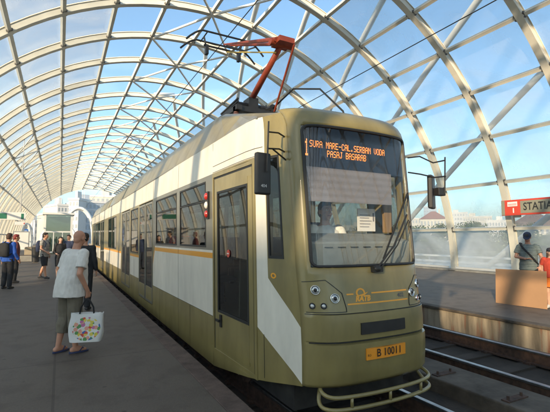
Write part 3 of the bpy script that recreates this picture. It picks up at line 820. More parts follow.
# underframe, bogies
mb = MB(); mb.box((XC-.75, 3.6, -.14), (XC+.75, 30.0, .22)); mb.box((XC-.6, 3.35, .12), (XC+.6, 3.6, .24))
tb(mb, 'underframe', M['under'])
for y in (4.9, 6.7, 13.0, 14.6, 20.6, 22.3, 27.6, 29.2):
    for s in (-1, 1):
        mb = MB(); c = Vector((XC+.06+s*.735, y, .07)); mb.tube([c-Vector((.06, 0, 0)), c+Vector((.06, 0, 0))], .32, 28); mb.tube([c-Vector((.075, 0, 0)), c+Vector((.075, 0, 0))], .12, 16)
        tb(mb, 'wheel', M['rail_web'])
# interior
mb = MB(); mb.box((XC-.87, 3.9, .50), (XC+.87, 30.0, .56)); tb(mb, 'floor', M['interior'])
mb = MB(); mb.box((XC-.87, 3.95, 2.62), (XC+.87, 30.0, 2.66)); tb(mb, 'ceiling', M['ceiling'])
mb = MB(); mb.box((XC-.90, 30.0, .3), (XC+.90, 30.25, 2.95)); tb(mb, 'rear_wall', M['olive'])
for s in (-1, 1):
    mb = MB(); mb.box((XC+s*.895-.008, 5.5, .56), (XC+s*.895+.008, 9.6, 1.36)); tb(mb, 'inner_lining', M['interior'])
mb = MB()   # cab partition with its own window
mb.box((XC-.87, 4.72, .56), (XC+.25, 4.76, 1.4)); mb.box((XC-.87, 4.72, 2.2), (XC+.87, 4.76, 2.619)); mb.box((XC+.20, 4.72, 1.4), (XC+.28, 4.76, 2.2)); mb.box((XC-.87, 4.72, 1.4), (XC-.40, 4.76, 2.2))
tb(mb, 'cab_partition', M['interior'])
for y in (6.1, 6.9, 7.9, 8.7, 11.9, 12.6, 17.0, 17.8, 18.6, 24.0, 24.8, 25.6):
    for s in (-1, 1):
        mb = MB(); x = XC+s*.62
        mb.box((x-.21, y-.2, .92), (x+.21, y+.2, .99)); mb.box((x-.21, y+.17, .99), (x+.21, y+.23, 1.62)); mb.box((x-.05, y-.05, .56), (x+.05, y+.05, .92))
        tb(mb, 'seat', M['seat'], bevel=.02)
mb = MB()
for y in (5.6, 7.4, 9.6, 11.5, 13.1, 16.5, 19.4):
    for s in (-1, 1): mb.tube([(XC+s*.35, y, .56), (XC+s*.35, y, 2.62)], .016, 8)
tb(mb, 'grab_pole', M['yellow_rod'], smooth=True)
mb = MB(); mb.tube([(XC-.7, 4.2, .9), (XC-.55, 4.95, 1.55)], .018, 8); tb(mb, 'handrail', M['pole'])
# cab: dashboard, display, blind
mb = MB()
mb.loft([[(XC-.74, 3.44, 1.30), (XC+.74, 3.44, 1.30), (XC+.74, 3.40, 1.56), (XC-.74, 3.40, 1.56)], [(XC-.74, 3.85, 1.30), (XC+.74, 3.85, 1.30), (XC+.74, 3.75, 1.66), (XC-.74, 3.75, 1.66)]])
da = tb(mb, 'dashboard', M['dash'], bevel=.02)
mb = MB()
for i in range(6): mb.box((XC-.5+i*.17, 3.394+.0, 1.500), (XC-.40+i*.17, 3.402, 1.508))
tb(mb, 'dashboard_slot', M['rubber'], da)
mb = MB(); mb.box((XC-.70, 3.50, 2.34), (XC+.72, 3.60, 2.86)); dp = tb(mb, 'destination_display', M['led_panel'])
FONT = {'S': '01111,10000,10000,01110,00001,00001,11110', 'U': '10001,10001,10001,10001,10001,10001,01110', 'R': '11110,10001,10001,11110,10100,10010,10001',
 'A': '01110,10001,10001,11111,10001,10001,10001', 'M': '10001,11011,10101,10101,10001,10001,10001', 'E': '11111,10000,10000,11110,10000,10000,11111', '-': '00000,00000,00000,11111,00000,00000,00000',
 'C': '01110,10001,10000,10000,10000,10001,01110', 'L': '10000,10000,10000,10000,10000,10000,11111', '.': '00000,00000,00000,00000,00000,01100,01100', 'B': '11110,10001,10001,11110,10001,10001,11110',
 'N': '10001,11001,10101,10011,10001,10001,10001', 'V': '10001,10001,10001,10001,10001,01010,00100', 'O': '01110,10001,10001,10001,10001,10001,01110', 'D': '11110,10001,10001,10001,10001,10001,11110',
 'P': '11110,10001,10001,11110,10000,10000,10000', 'J': '00111,00010,00010,00010,00010,10010,01100', '1': '00100,01100,00100,00100,00100,00100,01110', ' ': '00000,'*6+'00000'}
mb = MB()
def led(txt, x0, zc, px, pz, Y=3.494):
    for i, ch in enumerate(txt):
        for r, row in enumerate(FONT[ch].split(',')):
            for c_, b in enumerate(row):
                if b == '1':
                    x = x0+(i*6+c_)*px; z = zc+(3-r)*pz
                    mb.quad((x-px*.43, Y, z-pz*.43), (x+px*.43, Y, z-pz*.43), (x+px*.43, Y, z+pz*.43), (x-px*.43, Y, z+pz*.43))
led('SURA MARE-CAL.SERBAN VODA', XC-.610, 2.60, .00705, .0103)
led('PASAJ BASARAB', XC-.385, 2.508, .00705, .0103)
led('1', XC-.675, 2.555, .0115, .026)
tb(mb, 'amber_text', M['led'], dp, fix=False)
mb = MB(); n = 24
mb.loft([[(XC-.70, 3.44+.002*math.sin(i*1.3), 2.34-.36*i/n), (XC+.48, 3.44+.002*math.sin(i*1.3), 2.34-.36*i/n), (XC+.48, 3.446+.002*math.sin(i*1.3), 2.34-.36*i/n), (XC-.70, 3.446+.002*math.sin(i*1.3), 2.34-.36*i/n)] for i in range(n+1)])
tb(mb, 'sun_blind', M['blind'])
mb = MB(); mb.box((XC+.19, 3.70, 1.68), (XC+.46, 3.71, 1.95)); nb = tb(mb, 'notice', M['sign_white'])
mb = MB()
for i in range(5): mb.box((XC+.22, 3.695, 1.73+i*.035), (XC+.36+.02*(i % 3), 3.699, 1.737+i*.035))
mb.box((XC+.42, 3.695, 1.80), (XC+.44, 3.699, 1.90)); tb(mb, 'notice_print', M['blind'], nb)
mb = MB(); mb.box((XC+.52, 3.60, 1.665), (XC+.63, 3.64, 2.335)); tb(mb, 'curtain', mat('tan curtain', (.26, .16, .07), .9, nscale=3, stretch=(20, 1, 1), namt=.2))
mb = MB(); mb.box((XC-.24, 4.24, 1.0), (XC+.18, 4.32, 1.80)); mb.box((XC-.25, 3.90, .98), (XC+.19, 4.32, 1.06)); mb.box((XC-.10, 4.05, .56), (XC+.0, 4.15, .98)); tb(mb, 'driver_seat', M['seat'], bevel=.03)
mb = MB(); mb.tube([(XC-.70, 3.75, 2.1), (XC-.64, 3.70, 2.0), (XC-.68, 3.62, 1.9)], .02, 8); mb.tube([(XC-.72, 3.75, 1.95), (XC-.62, 3.7, 1.85), (XC-.7, 3.6, 1.75)], .018, 8); tb(mb, 'cab_fan', M['rubber'])

# pantograph
pan = None
mb = MB(); px0 = XC
for s in (-1, 1):
    mb.box((px0+s*.42-.05, 5.85, 3.68), (px0+s*.42+.05, 7.0, 3.76))
mb.box((px0-.47, 5.9, 3.68), (px0+.47, 6.0, 3.75)); mb.box((px0-.47, 6.85, 3.68), (px0+.47, 6.95, 3.75))
pan = tb(mb, 'pantograph', M['black'])
mb = MB()
for s in (-1, 1):
    for y in (5.98, 6.88):
        for i in range(4): mb.disc((px0+s*.42, y, 3.57+i*.03), .05-.008*(i % 2), (0, 0, 1), 14, .02)
tb(mb, 'insulator', M['ceramic'], pan)
mb = MB(); mb.box((px0-.24, 6.15, 3.70), (px0+.20, 6.5, 3.86)); mb.box((px0-.09, 6.2, 3.86), (px0+.09, 6.45, 4.05)); mb.tube([(px0-.3, 6.3, 3.92), (px0+.3, 6.3, 3.92)], .05, 10)
for i in range(5): mb.tube([(px0-.34+i*.0, 6.1, 3.75+i*.05), (px0-.34, 6.9, 3.70+i*.05)], .018, 8)
mb.tube([(px0+.28, 6.0, 3.85), (px0+.28, 6.5, 3.85)], .07, 10)
tb(mb, 'spring_box', M['black'], pan)
knee = Vector((px0, 5.2, 4.58)); foot = Vector((px0, 6.35, 4.02)); head = Vector((px0, 7.75, 5.62))
mb = MB(); mb.tube([foot, knee], [.055, .045], 12); tb(mb, 'lower_arm', M['panto_red'], pan, smooth=True)
mb = MB(); mb.tube([foot+Vector((.30, -.3, -.3)), knee+Vector((.12, -.18, -.06))], .018, 8); tb(mb, 'push_rod', M['panto_red'], pan)
mb = MB()
for s in (-1, 1): mb.tube([knee+Vector((s*.14, -.1, 0)), head+Vector((s*.05, -.2, -.02))], [.036, .018], 8)
mb.box(tuple(knee+Vector((-.13, -.18, -.04))), tuple(knee+Vector((.13, .10, .04)))); mb.tube([knee+Vector((-.2, 0, 0)), knee+Vector((.2, 0, 0))], .055, 12)
tb(mb, 'upper_arm', M['panto_red'], pan, smooth=True, auto=40)
mb = MB(); mb.tube([knee+Vector((-.05, .1, -.10)), head+Vector((-.02, -.3, -.22))], .013, 8); tb(mb, 'guide_rod', M['yellow_rod'], pan)
mb = MB()
for dy in (-.22, .22):
    pts = []
    for i in range(-10, 11):
        x = i*.085; z = .0 if abs(i) < 7 else -(abs(i)-6)**1.5*.032
        pts.append(head+Vector((x, dy, .16+z)))
    mb.tube(pts, .020, 8)
for s in (-1, 1):
    mb.tube([head+Vector((s*.42, -.24, .15)), head+Vector((s*.42, .24, .15))], .014, 8)
    mb.tube([head+Vector((s*.42, 0, .15)), head+Vector((s*.36, 0, -.12))], .02, 8); mb.box(tuple(head+Vector((s*.36-.03, -.05, -.22))), tuple(head+Vector((s*.36+.03, .05, -.02))))
mb.tube([head+Vector((-.42, 0, -.03)), head+Vector((.42, 0, -.03))], .022, 8)
mb.tube([head+Vector((0, -.2, -.03)), head+Vector((.1, -.9, -.42)), head+Vector((.05, -1.5, -.62))], .014, 8)
tb(mb, 'collector_head', M['black'], pan)
mb = MB(); mb.tube([(px0+.28, 6.0, 3.85), (px0+.33, 5.4, 4.0), (px0+.5, 4.9, 3.86), (px0+.62, 4.5, 3.42), (px0+.62, 4.4, 3.18)], .014, 8); tb(mb, 'roof_cable', M['rubber'], pan, smooth=True)
mb = MB(); mb.box((px0+.15, 5.3, 3.50), (px0+.5, 5.6, 3.62)); tb(mb, 'roof_box', M['black'])

# ------------------------------------------------------------------ people
def mesh_remesh(mb, name, voxel, mats, parent, smooth_it=2, wr=0, seed=0, label=None, region=None):
    bm = mb.bm; bmesh.ops.recalc_face_normals(bm, faces=bm.faces)
    me = D.meshes.new('tmp'); bm.to_mesh(me); bm.free()
    ob = D.objects.new('tmp', me); col.objects.link(ob)
    r = ob.modifiers.new('r', 'REMESH'); r.mode = 'VOXEL'; r.voxel_size = voxel
    if smooth_it:
        q = ob.modifiers.new('s', 'SMOOTH'); q.iterations = smooth_it; q.factor = .5
    dg = bpy.context.evaluated_depsgraph_get(); dg.update()
    m2 = D.meshes.new_from_object(ob.evaluated_get(dg)); D.objects.remove(ob); D.meshes.remove(me)
    if wr:
        nn = [v.normal.copy() for v in m2.vertices]
        for v, n_ in zip(m2.vertices, nn):
            c = v.co; k = noise.noise(Vector((c.x*9+seed, c.y*9, c.z*5))) + .5*noise.noise(Vector((c.x*22, c.y*22+seed, c.z*14)))
            v.co += n_*k*wr
    m2.name = name; m2.materials.clear()
    if not isinstance(mats, (list, tuple)): mats = [mats]
    for m in mats: m2.materials.append(m)
    if region:
        for p in m2.polygons: p.material_index = region(p.center)
    m2.polygons.foreach_set('use_smooth', [True]*len(m2.polygons))
    o = D.objects.new(name, m2); col.objects.link(o); o.parent = parent
    if label: o['label'] = label
    return o
def V3(*a): return Vector(a)
def hand(mb, wrist, d, n, s, curl=.5, k=1.0):
    """d: wrist to fingertips, n: palm normal, s: towards the thumb"""
    d = d.normalized(); n = (n - d*n.dot(d)).normalized(); s = d.cross(n) if d.cross(n).dot(s) > 0 else -d.cross(n)
    pc = wrist + d*.05*k
    for t in (-.022, -.007, .008, .023): mb.cap(wrist + d*.012*k + s*t*.6*k, wrist + d*.085*k + s*t*k*1.25, .016*k, .0125*k, 8)
    for i, (t, L) in enumerate(((.029, .072), (.010, .080), (-.009, .074), (-.027, .058))):
        p = wrist + d*.085*k + s*t*k; a = 0; dirn = d
        for j, f in enumerate((.42, .32, .26)):
            a += curl*(.75 if j == 0 else 1.0)*(1+.08*i)
            dirn = (d*math.cos(a) + n*math.sin(a)); q = p + dirn*L*f*k
            mb.cap(p, q, (.0095-.0007*j)*k, (.0088-.0009*j)*k, 8); p = q
    b = wrist + d*.025*k + s*.026*k; m1 = b + (d*.5+s*.75+n*.25).normalized()*.038*k
    m2_ = m1 + (d*.85+s*.25+n*.45*(.4+curl)).normalized()*.032*k
    mb.cap(b, m1, .013*k, .011*k, 8); mb.cap(m1, m2_, .0108*k, .0085*k, 8)

def person(label, loc, rz, H=1.75, skin_m=None, voxel=.011, group=None, cat='person',
           elbows=None, wrists=None, hand_dirs=None, curl=(.45, .45), knees=None, ankles=None, foot_yaw=(.12, -.12), hip_z=.93,
           head_yaw=0, head_pitch=0, lean=0, belly=0, width=1.0, top=None, bottom=None, shoes=None, hair=None, bald=False, sleeve=.55, hem=.86,
           leg_hem=.10, loose=.0, face=True, stripes=None, sandals=False, long_hair=False, cap_m=None, skirt=False, sleeve_loose=1.0, seated=False, z_off=0):
    k = H/1.75; sm = skin_m or M['skin2']
    root = empty('person', loc, rz, label, cat, group)
    S = lambda x, y, z: Vector((x*width, y, z))*k
    def L(v):   # forward lean of everything above the hips
        h = (v.z/k - hip_z)
        return v + Vector((0, max(0, h)*math.tan(lean)*k, 0))
    hips = {1: S(.088, 0, hip_z), -1: S(-.088, 0, hip_z)}
    kn = knees or {1: (.10, .02, .49), -1: (-.10, .02, .49)}
    an = ankles or {1: (.105, -.02, .085), -1: (-.105, -.02, .085)}
    sh = {s: L(S(s*.180, 0, hip_z+.50)) for s in (1, -1)}
    el = elbows or {1: (.235, -.02, hip_z+.20), -1: (-.235, -.02, hip_z+.20)}
    wrp = wrists or {1: (.25, .05, hip_z-.05), -1: (-.25, .05, hip_z-.05)}
    el = {s: (Vector(el[s])*k) for s in el}; wrp = {s: (Vector(wrp[s])*k) for s in wrp}
    kn = {s: Vector(kn[s])*k for s in kn}; an = {s: Vector(an[s])*k for s in an}
    z = hip_z
    mb = MB()
    rows = [(0, 0, z-.09, .10, .09), (0, .0, z-.03, .165, .115), (0, .005, z+.05, .160, .11), (0, .01+belly*.4, z+.15, .142+belly*.3, .10+belly), (0, .01+belly*.3, z+.25, .150+belly*.2, .108+belly*.6),
            (0, .005, z+.37, .168, .115), (0, 0, z+.46, .165, .095), (0, -.005, z+.52, .115, .07), (0, -.005, z+.555, .06, .055)]
    mb.loft([[L(Vector((cx+rx*width*math.cos(2*math.pi*i/20), cy+ry*math.sin(2*math.pi*i/20), zz))*k) for i in range(20)] for cx, cy, zz, rx, ry in rows])
    nb = L(V3(0, -.005, z+.53)*k); hc = L(V3(0, .02, z+.705)*k) + Vector((0, math.sin(-head_pitch)*.04*k, 0))
    mb.cap(nb, hc + V3(0, -.02, -.05)*k, .060*k, .055*k)
    HM = Matrix.Translation(hc) @ Matrix.Rotation(head_yaw, 4, 'Z') @ Matrix.Rotation(head_pitch, 4, 'X')
    def hell(c, r): mb.ell(HM @ (Vector(c)*k), tuple(x*k for x in r), HM.to_3x3().to_4x4())
    hell((0, -.012, .030), (.076, .094, .090)); hell((0, .020, -.035), (.058, .070, .072)); hell((0, .055, -.088), (.026, .026, .022))
    hell((0, .060, .020), (.052, .032, .030)); hell((0, -.055, -.02), (.055, .045, .06))
    mb.cap(HM @ (V3(0, .082, .018)*k), HM @ (V3(0, .104, -.020)*k), .010*k, .015*k, 8)
    for s in (1, -1):
        hell((s*.076, -.012, -.005), (.011, .020, .031)); hell((s*.034, .062, -.03), (.022, .02, .018))
        mb.cap(sh[s]+V3(0, 0, -.015)*k, el[s], .049*k, .040*k); mb.cap(el[s], wrp[s], .041*k, .027*k); mb.ell(sh[s]+V3(-s*.02, 0, -.020)*k, (.055*k, .052*k, .045*k))
        mb.cap(hips[s]+V3(0, 0, .0)*k, kn[s], .086*k, .055*k)
        c_ = kn[s].lerp(an[s], .3)+V3(0, -.022, 0)*k
        mb.cap(kn[s], c_, .054*k, .056*k); mb.cap(c_, an[s], .054*k, .036*k)
        fy = foot_yaw[0 if s > 0 else 1]; fd = Vector((math.sin(fy), math.cos(fy), 0))
        mb.cap(an[s]+V3(0, 0, -.04)*k - fd*.035*k, an[s]+fd*.13*k+V3(0, 0, -.055)*k, .038*k, .026*k); mb.cap(an[s], an[s]+fd*.08*k+V3(0, 0, -.045)*k, .036*k, .036*k)
        hd = hand_dirs[s] if hand_dirs and s in hand_dirs else None
        fwd = (wrp[s]-el[s]).normalized()
        if hd: d_, n_, t_ = [Vector(x) for x in hd]
        else: d_, n_, t_ = fwd, Vector((-s, 0, 0)), Vector((0, 1, 0))
        hand(mb, wrp[s], d_, n_, t_, curl[0 if s > 0 else 1], k)
    mesh_remesh(mb, 'body', voxel, sm, root, 2)
    if face:
        for s in (1, -1):
            mb = MB(); c = HM @ (V3(s*.031, .0845, .014)*k); mb.ell(c, (.013*k, .008*k, .009*k), HM.to_3x3().to_4x4(), 10, 8); e = mb.build('eye', M['sign_white'], root, smooth=True)
            mb = MB(); c = HM @ (V3(s*.031, .091, .014)*k); mb.ell(c, (.006*k, .004*k, .006*k), None, 8, 6); mb.build('pupil', M['ink'], e, smooth=True)
            mb = MB(); mb.cap(HM @ (V3(s*.015, .092, .036)*k), HM @ (V3(s*.046, .084, .038)*k), .0045*k, .003*k, 6); mb.build('eyebrow', hair or M['bark'], root, smooth=True)
        mb = MB(); mb.cap(HM @ (V3(-.020, .086, -.052)*k), HM @ (V3(.020, .086, -.052)*k), .0065*k, .0065*k, 8); mb.build('mouth', M['lips'], root, smooth=True)
    if hair and not bald:
        mb = MB(); HR = HM.to_3x3().to_4x4()
        mb.ell(HM @ (V3(0, -.022, .042)*k), (.083*k, .095*k, .092*k), HR); mb.ell(HM @ (V3(0, -.05, -.01)*k), (.076*k, .062*k, .075*k), HR)
        mb.ell(HM @ (V3(0, .03, .09)*k), (.06*k, .055*k, .035*k), HR)
        if long_hair:
            for s in (1, -1): mb.cap(HM @ (V3(s*.06, -.03, .02)*k), HM @ (V3(s*.075, -.03, -.16)*k), .035*k, .025*k)
            mb.cap(HM @ (V3(0, -.07, 0)*k), HM @ (V3(0, -.075, -.19)*k), .06*k, .045*k)
        mesh_remesh(mb, 'hair', voxel, hair, root, 1, .004, 3)
    if cap_m:
        mb = MB(); HR = HM.to_3x3().to_4x4()
        mb.rings_z([(0, -.01, .035*k, .088*k, .103*k), (0, -.01, .075*k, .087*k, .101*k), (0, -.012, .105*k, .075*k, .088*k), (0, -.012, .128*k, .045*k, .055*k), (0, -.012, .135*k, .01*k, .01*k)], 20, HM)
        cp = mb.build('cap', cap_m, root, smooth=True)
        mb = MB(); vis = []
        for zz in (.036, .046):
            vis.append([HM @ (V3(.078*math.cos(a), .065+.095*math.sin(a), zz+.012-.02*math.sin(a))*k) for a in [math.pi*i/12 for i in range(13)]])
        mb.loft(vis, True); mb.build('visor', cap_m, cp, smooth=True, auto=40)
    # clothes
    if top:
        lo = loose; mb = MB(); hz = hem
        rows = [(0, 0, hz, .176+lo*1.3, .135+lo*1.2+belly), (0, .0, hz+.05, .176+lo*1.2, .133+lo*1.2+belly), (0, .005, z+.10, .168+lo, .127+lo+belly*1.05), (0, .008, z+.24, .170+lo*.8, .130+lo*.8+belly*.8),
                (0, .005, z+.37, .184+lo*.5, .133+lo*.5), (0, 0, z+.46, .184+lo*.3, .112+lo*.3), (0, -.003, z+.515, .135, .086), (0, -.003, z+.545, .078, .070)]
        rows = [r for r in rows if r[2] >= hz]
        mb.loft([[L(Vector((cx+rx*width*math.cos(2*math.pi*i/24), cy+ry*math.sin(2*math.pi*i/24), zz))*k) for i in range(24)] for cx, cy, zz, rx, ry in rows])
        for s in (1, -1):
            a = sh[s]; full = sleeve > 1
            e = el[s] if full else a.lerp(el[s], sleeve/.85 if sleeve < .85 else 1)
            mb.ell(a+V3(-s*.02, 0, -.010)*k, (.084*k, .076*k, .064*k)); a = a+V3(-s*.004, 0, -.012)*k
            if full: mb.cap(a, e, .070*k, .056*k); mb.tube([e, e.lerp(wrp[s], .9)], [.056*k, .042*k], 14)
            else: mb.tube([a, a.lerp(e, .5), e], [.069*k, .067*k*sleeve_loose, .065*k*sleeve_loose], 16)
        mats = [top] if not stripes else [top, stripes]
        reg = None
        if stripes: reg = lambda c: 1 if (c.z/k*26) % 1 > .55 else 0
        mesh_remesh(mb, 'shirt', voxel*.9, mats, root, 2, .013, rz*3, region=reg)
    if bottom:
        mb = MB()
        mb.loft([[Vector((rx*width*math.cos(2*math.pi*i/20), ry*math.sin(2*math.pi*i/20)+cy, zz))*k for i in range(20)] for cy, zz, rx, ry in
                 ((0, z-.13, .12, .10), (0, z-.06, .176, .128), (.0, z+.03, .172, .124), (.005, z+.10, .158, .115+belly*.6))])
        if skirt:
            mb.loft([[Vector((rx*width*math.cos(2*math.pi*i/20), ry*math.sin(2*math.pi*i/20), zz))*k for i in range(20)] for zz, rx, ry in ((leg_hem, .24, .20), (z-.1, .18, .14), (z, .16, .12))])
        else:
            for s in (1, -1):
                pts = [hips[s], kn[s]]
                tot = an[s]; cut = leg_hem*k
                if cut < kn[s].z-.02 or seated:
                    t = (kn[s].z-cut)/(kn[s].z-an[s].z); t = min(1, max(0.02, t)); e = kn[s].lerp(an[s], t)
                    mb.cap(hips[s], kn[s], (.102+loose*.4)*k, (.078+loose*.5)*k); mb.tube([kn[s], kn[s].lerp(e, .5)+V3(0, -.01, 0)*k, e], [(.076+loose*.5)*k, (.070+loose*.6)*k, (.060+loose*.7)*k], 16)
                else:
                    t = (hips[s].z-cut)/(hips[s].z-kn[s].z); e = hips[s].lerp(kn[s], t)
                    mb.tube([hips[s]+V3(0, 0, .02), hips[s].lerp(e, .5), e], [(.10)*k, (.096+loose*.5)*k, (.088+loose*.7)*k], 16)
        mesh_remesh(mb, 'skirt' if skirt else 'trousers', voxel*.9, bottom, root, 2, .010, 5)
    for s in (1, -1):
        fy = foot_yaw[0 if s > 0 else 1]; fd = Vector((math.sin(fy), math.cos(fy), 0)); a = an[s].copy()
        base = a.z - .085*k
        if sandals:
            mb = MB(); c0 = Vector((a.x, a.y, base))
            rg = []
            for zz in (.0, .022*k):
                rg.append([c0 + fd*(.05+.135*math.cos(t))*k + fd.cross(Vector((0, 0, 1)))*(.046*math.sin(t)*(1+.15*math.cos(t)))*k + Vector((0, 0, zz)) for t in [2*math.pi*i/20 for i in range(20)]])
            mb.loft(rg); so_ = mb.build('sandal', shoes, root)
            sd = fd.cross(Vector((0, 0, 1))); mb = MB()
            for w_ in (-1, 1): mb.tube([c0+fd*.12*k+V3(0, 0, .035)*k, c0+fd*.09*k+sd*w_*.03*k+V3(0, 0, .07)*k, c0+fd*.045*k+sd*w_*.046*k+V3(0, 0, .02)*k], .008*k, 8)
            mb.build('strap', shoes, so_)
        elif shoes:
            mb = MB(); c0 = Vector((a.x, a.y, base))
            mb.cap(c0 - fd*.03*k + V3(0, 0, .05)*k, c0+fd*.14*k+V3(0, 0, .036)*k, .046*k, .036*k); mb.cap(c0+V3(0, 0, .06)*k, c0+fd*.05*k+V3(0, 0, .065)*k, .045*k, .04*k)
            mb.box(tuple(c0-V3(.02, .02, -.004)), tuple(c0+V3(.02, .02, .02)))
            mesh_remesh(mb, 'shoe', .012, shoes, root, 1)
    return root, dict(k=k, L=L, HM=HM, wrists=wrp, z=z)
M['lips'] = mat('lips', (.32, .10, .08), .5)
M['hair_dark'] = mat('dark hair', (.02, .014, .010), .6, nscale=40, namt=.3); M['hair_brown'] = mat('brown hair', (.07, .035, .02), .6, nscale=40, namt=.3)
M['hair_red'] = mat('dyed red hair', (.22, .02, .015), .55, nscale=40, namt=.25); M['hair_grey'] = mat('grey stubble', (.25, .2, .17), .7)
c_white = cloth('white cotton', (.66, .64, .60)); c_khaki = cloth('khaki cotton', (.15, .13, .095)); c_black = cloth('black cloth', (.018, .018, .02)); c_navy = cloth('navy cloth', (.02, .03, .07))
c_blue = cloth('bright blue fleece', (.02, .09, .42)); c_grey = cloth('pale grey jersey', (.42, .40, .36)); c_teal = cloth('grey green jersey', (.11, .14, .13)); c_teal2 = cloth('light grey stripe', (.22, .25, .24))
c_red = cloth('red cotton', (.55, .06, .03)); c_orange = cloth('orange cotton', (.75, .20, .03)); c_shirt = cloth('cream shirt', (.85, .84, .78)); c_jean = cloth('dark jeans', (.03, .035, .05))
sh_blue = mat('navy rubber sandal', (.03, .04, .11), .6); sh_black = mat('black shoe', (.02, .02, .02), .5)

# 1 the bald man with the shopping bag
person('bald man in white t-shirt and long khaki shorts seen from behind, holding a bag', (.155, 6.45, .004), R(-55), 1.70, M['skin'], .0065,
       elbows={1: (.245, -.04, 1.13), -1: (-.24, .03, 1.12)}, wrists={1: (.25, .10, .875), -1: (-.20, .22, .95)}, curl=(1.15, .5),
       hand_dirs={1: ((.0, .15, -1), (-1, 0, 0), (0, 1, 0))}, knees={1: (.10, .03, .49), -1: (-.11, .03, .49)}, ankles={1: (.12, .03, .085), -1: (-.12, -.07, .085)},
       foot_yaw=(.35, -.05), head_yaw=.25, head_pitch=-.12, lean=.14, belly=.035, width=1.06, top=c_white, bottom=c_khaki, shoes=sh_blue, sandals=True, bald=True, hair=M['hair_grey'], sleeve=.62, sleeve_loose=1.2, hem=.80, leg_hem=.27, loose=.04)
# 2
person('person in black jacket and trousers standing just beyond the bald man', (.50, 9.95, .004), R(-20), 1.70, M['skin2'], .012, top=c_black, bottom=c_black, shoes=sh_black, hair=M['hair_dark'], sleeve=2, leg_hem=.06, hem=.82, loose=.015)
# 3
p3, i3 = person('man in bright blue top and dark trousers with a black backpack at the left edge', (-1.42, 15.2, .004), R(-35), 1.74, M['skin2'], .013, top=c_blue, bottom=c_black, shoes=sh_black, hair=M['hair_brown'], sleeve=2, leg_hem=.06, hem=.86, loose=.015,
      wrists={1: (.27, .12, .90), -1: (-.25, .05, .88)})
def backpack(i, root, m, w=.17, z0=1.02, z1=1.46):
    mb = MB(); k = i['k']
    mb.loft([[i['L'](Vector((w*rx*math.copysign(abs(math.cos(a))**.6, math.cos(a)), -.19-.085*ry*math.sin(a)*1.0, zz))*k) for a in [2*math.pi*q/20 for q in range(20)]] for zz, rx, ry in
             ((z0, .8, .6), (z0+.03, 1, 1), (z0+.2, 1, 1.15), (z1-.08, .95, .95), (z1-.02, .7, .7), (z1, .4, .4))])
    for s in (1, -1): mb.tube([i['L'](V3(s*.10, -.14, z1-.05)*k), i['L'](V3(s*.11, -.02, i['z']+.56)*k), i['L'](V3(s*.12, .13, i['z']+.42)*k), i['L'](V3(s*.15, .10, z0+.2)*k), i['L'](V3(s*.15, -.12, z0+.05)*k)], .02, 8)
    o = mb.build('backpack', m, None, smooth=True, auto=50); o.location = root.location; o.rotation_euler = root.rotation_euler
    return o
tag(backpack(i3, p3, c_black), 'black backpack worn by the man in bright blue', 'backpack')
# 4
person('red haired person in dark clothes half hidden behind the man in blue', (-1.40, 17.2, .004), R(-75), 1.72, M['skin2'], .014, top=cloth('maroon top', (.12, .03, .03)), bottom=c_black, shoes=sh_black, hair=M['hair_red'], sleeve=2, leg_hem=.06, loose=.015)
# 5
p5, i5 = person('man in grey striped t-shirt and black shorts with a navy backpack', (-.52, 18.2, .004), R(-120), 1.80, M['skin2'], .013, top=c_grey, stripes=cloth('dark stripe', (.16, .16, .15)), bottom=c_black, shoes=sh_black, hair=M['hair_dark'], sleeve=.5, leg_hem=.50, hem=.84, loose=.02,
       head_yaw=.3, knees={1: (.11, .10, .50), -1: (-.10, -.04, .49)}, ankles={1: (.12, .16, .10), -1: (-.10, -.20, .10)}, elbows={1: (.25, .02, 1.14), -1: (-.25, -.05, 1.14)}, wrists={1: (.22, .22, 1.02), -1: (-.26, .02, .90)})
tag(backpack(i5, p5, c_navy), 'navy backpack worn by the man in grey striped t-shirt', 'backpack')
# 6
person('dark haired woman in black jacket over a pale top walking beside the man in shorts', (.02, 18.0, .004), R(-160), 1.64, M['skin3'], .013, top=c_black, bottom=c_black, shoes=sh_black, hair=M['hair_dark'], long_hair=True, sleeve=2, leg_hem=.52, skirt=False, hem=.88, loose=.01, width=.92,
       wrists={1: (.20, .18, 1.05), -1: (-.24, .05, .92)}, knees={1: (.10, .08, .50), -1: (-.10, -.03, .49)}, ankles={1: (.11, .10, .10), -1: (-.10, -.15, .10)})
# 7
person('short haired person in dark shirt standing behind the woman in black', (.36, 20.6, .004), R(150), 1.74, M['skin3'], .014, top=c_navy, bottom=c_jean, shoes=sh_black, hair=M['hair_brown'], sleeve=2, leg_hem=.06, loose=.01)
# 8 man with the board
person('man in dark cap and striped grey t-shirt steadying a large brown board', (10.08, 5.74, .004), R(118), 1.72, M['skin'], .009, top=c_teal, stripes=c_teal2, bottom=c_jean, shoes=sh_black, hair=M['hair_dark'], cap_m=mat('navy cap', (.02, .028, .06), .8), sleeve=.58, sleeve_loose=1.1, leg_hem=.06, hem=.84, loose=.025,
       elbows={1: (.26, .03, 1.16), -1: (-.28, .06, 1.16)}, wrists={1: (.05, .27, 1.12), -1: (-.24, .38, .96)}, hand_dirs={1: ((-1, .25, .1), (0, .3, -1), (0, 1, .3)), -1: ((.1, .35, -1), (0, -1, 0), (1, 0, 0))}, curl=(.3, .6),
       head_yaw=-.1, head_pitch=-.5)
mb = MB(); mb.tube([(.16, .02, 1.47), (.10, .145, 1.36), (-.02, .165, 1.22), (-.14, .15, 1.06), (-.19, .04, .97), (-.12, -.12, 1.08), (.05, -.15, 1.32), (.14, -.06, 1.46)], .022, 8, closed=True)
o = mb.build('shoulder_strap', c_black, None, smooth=True); o.location = (10.08, 5.74, .004); o.rotation_euler = (0, 0, R(118)); tag(o, 'black strap slung across the striped grey t-shirt', 'strap')
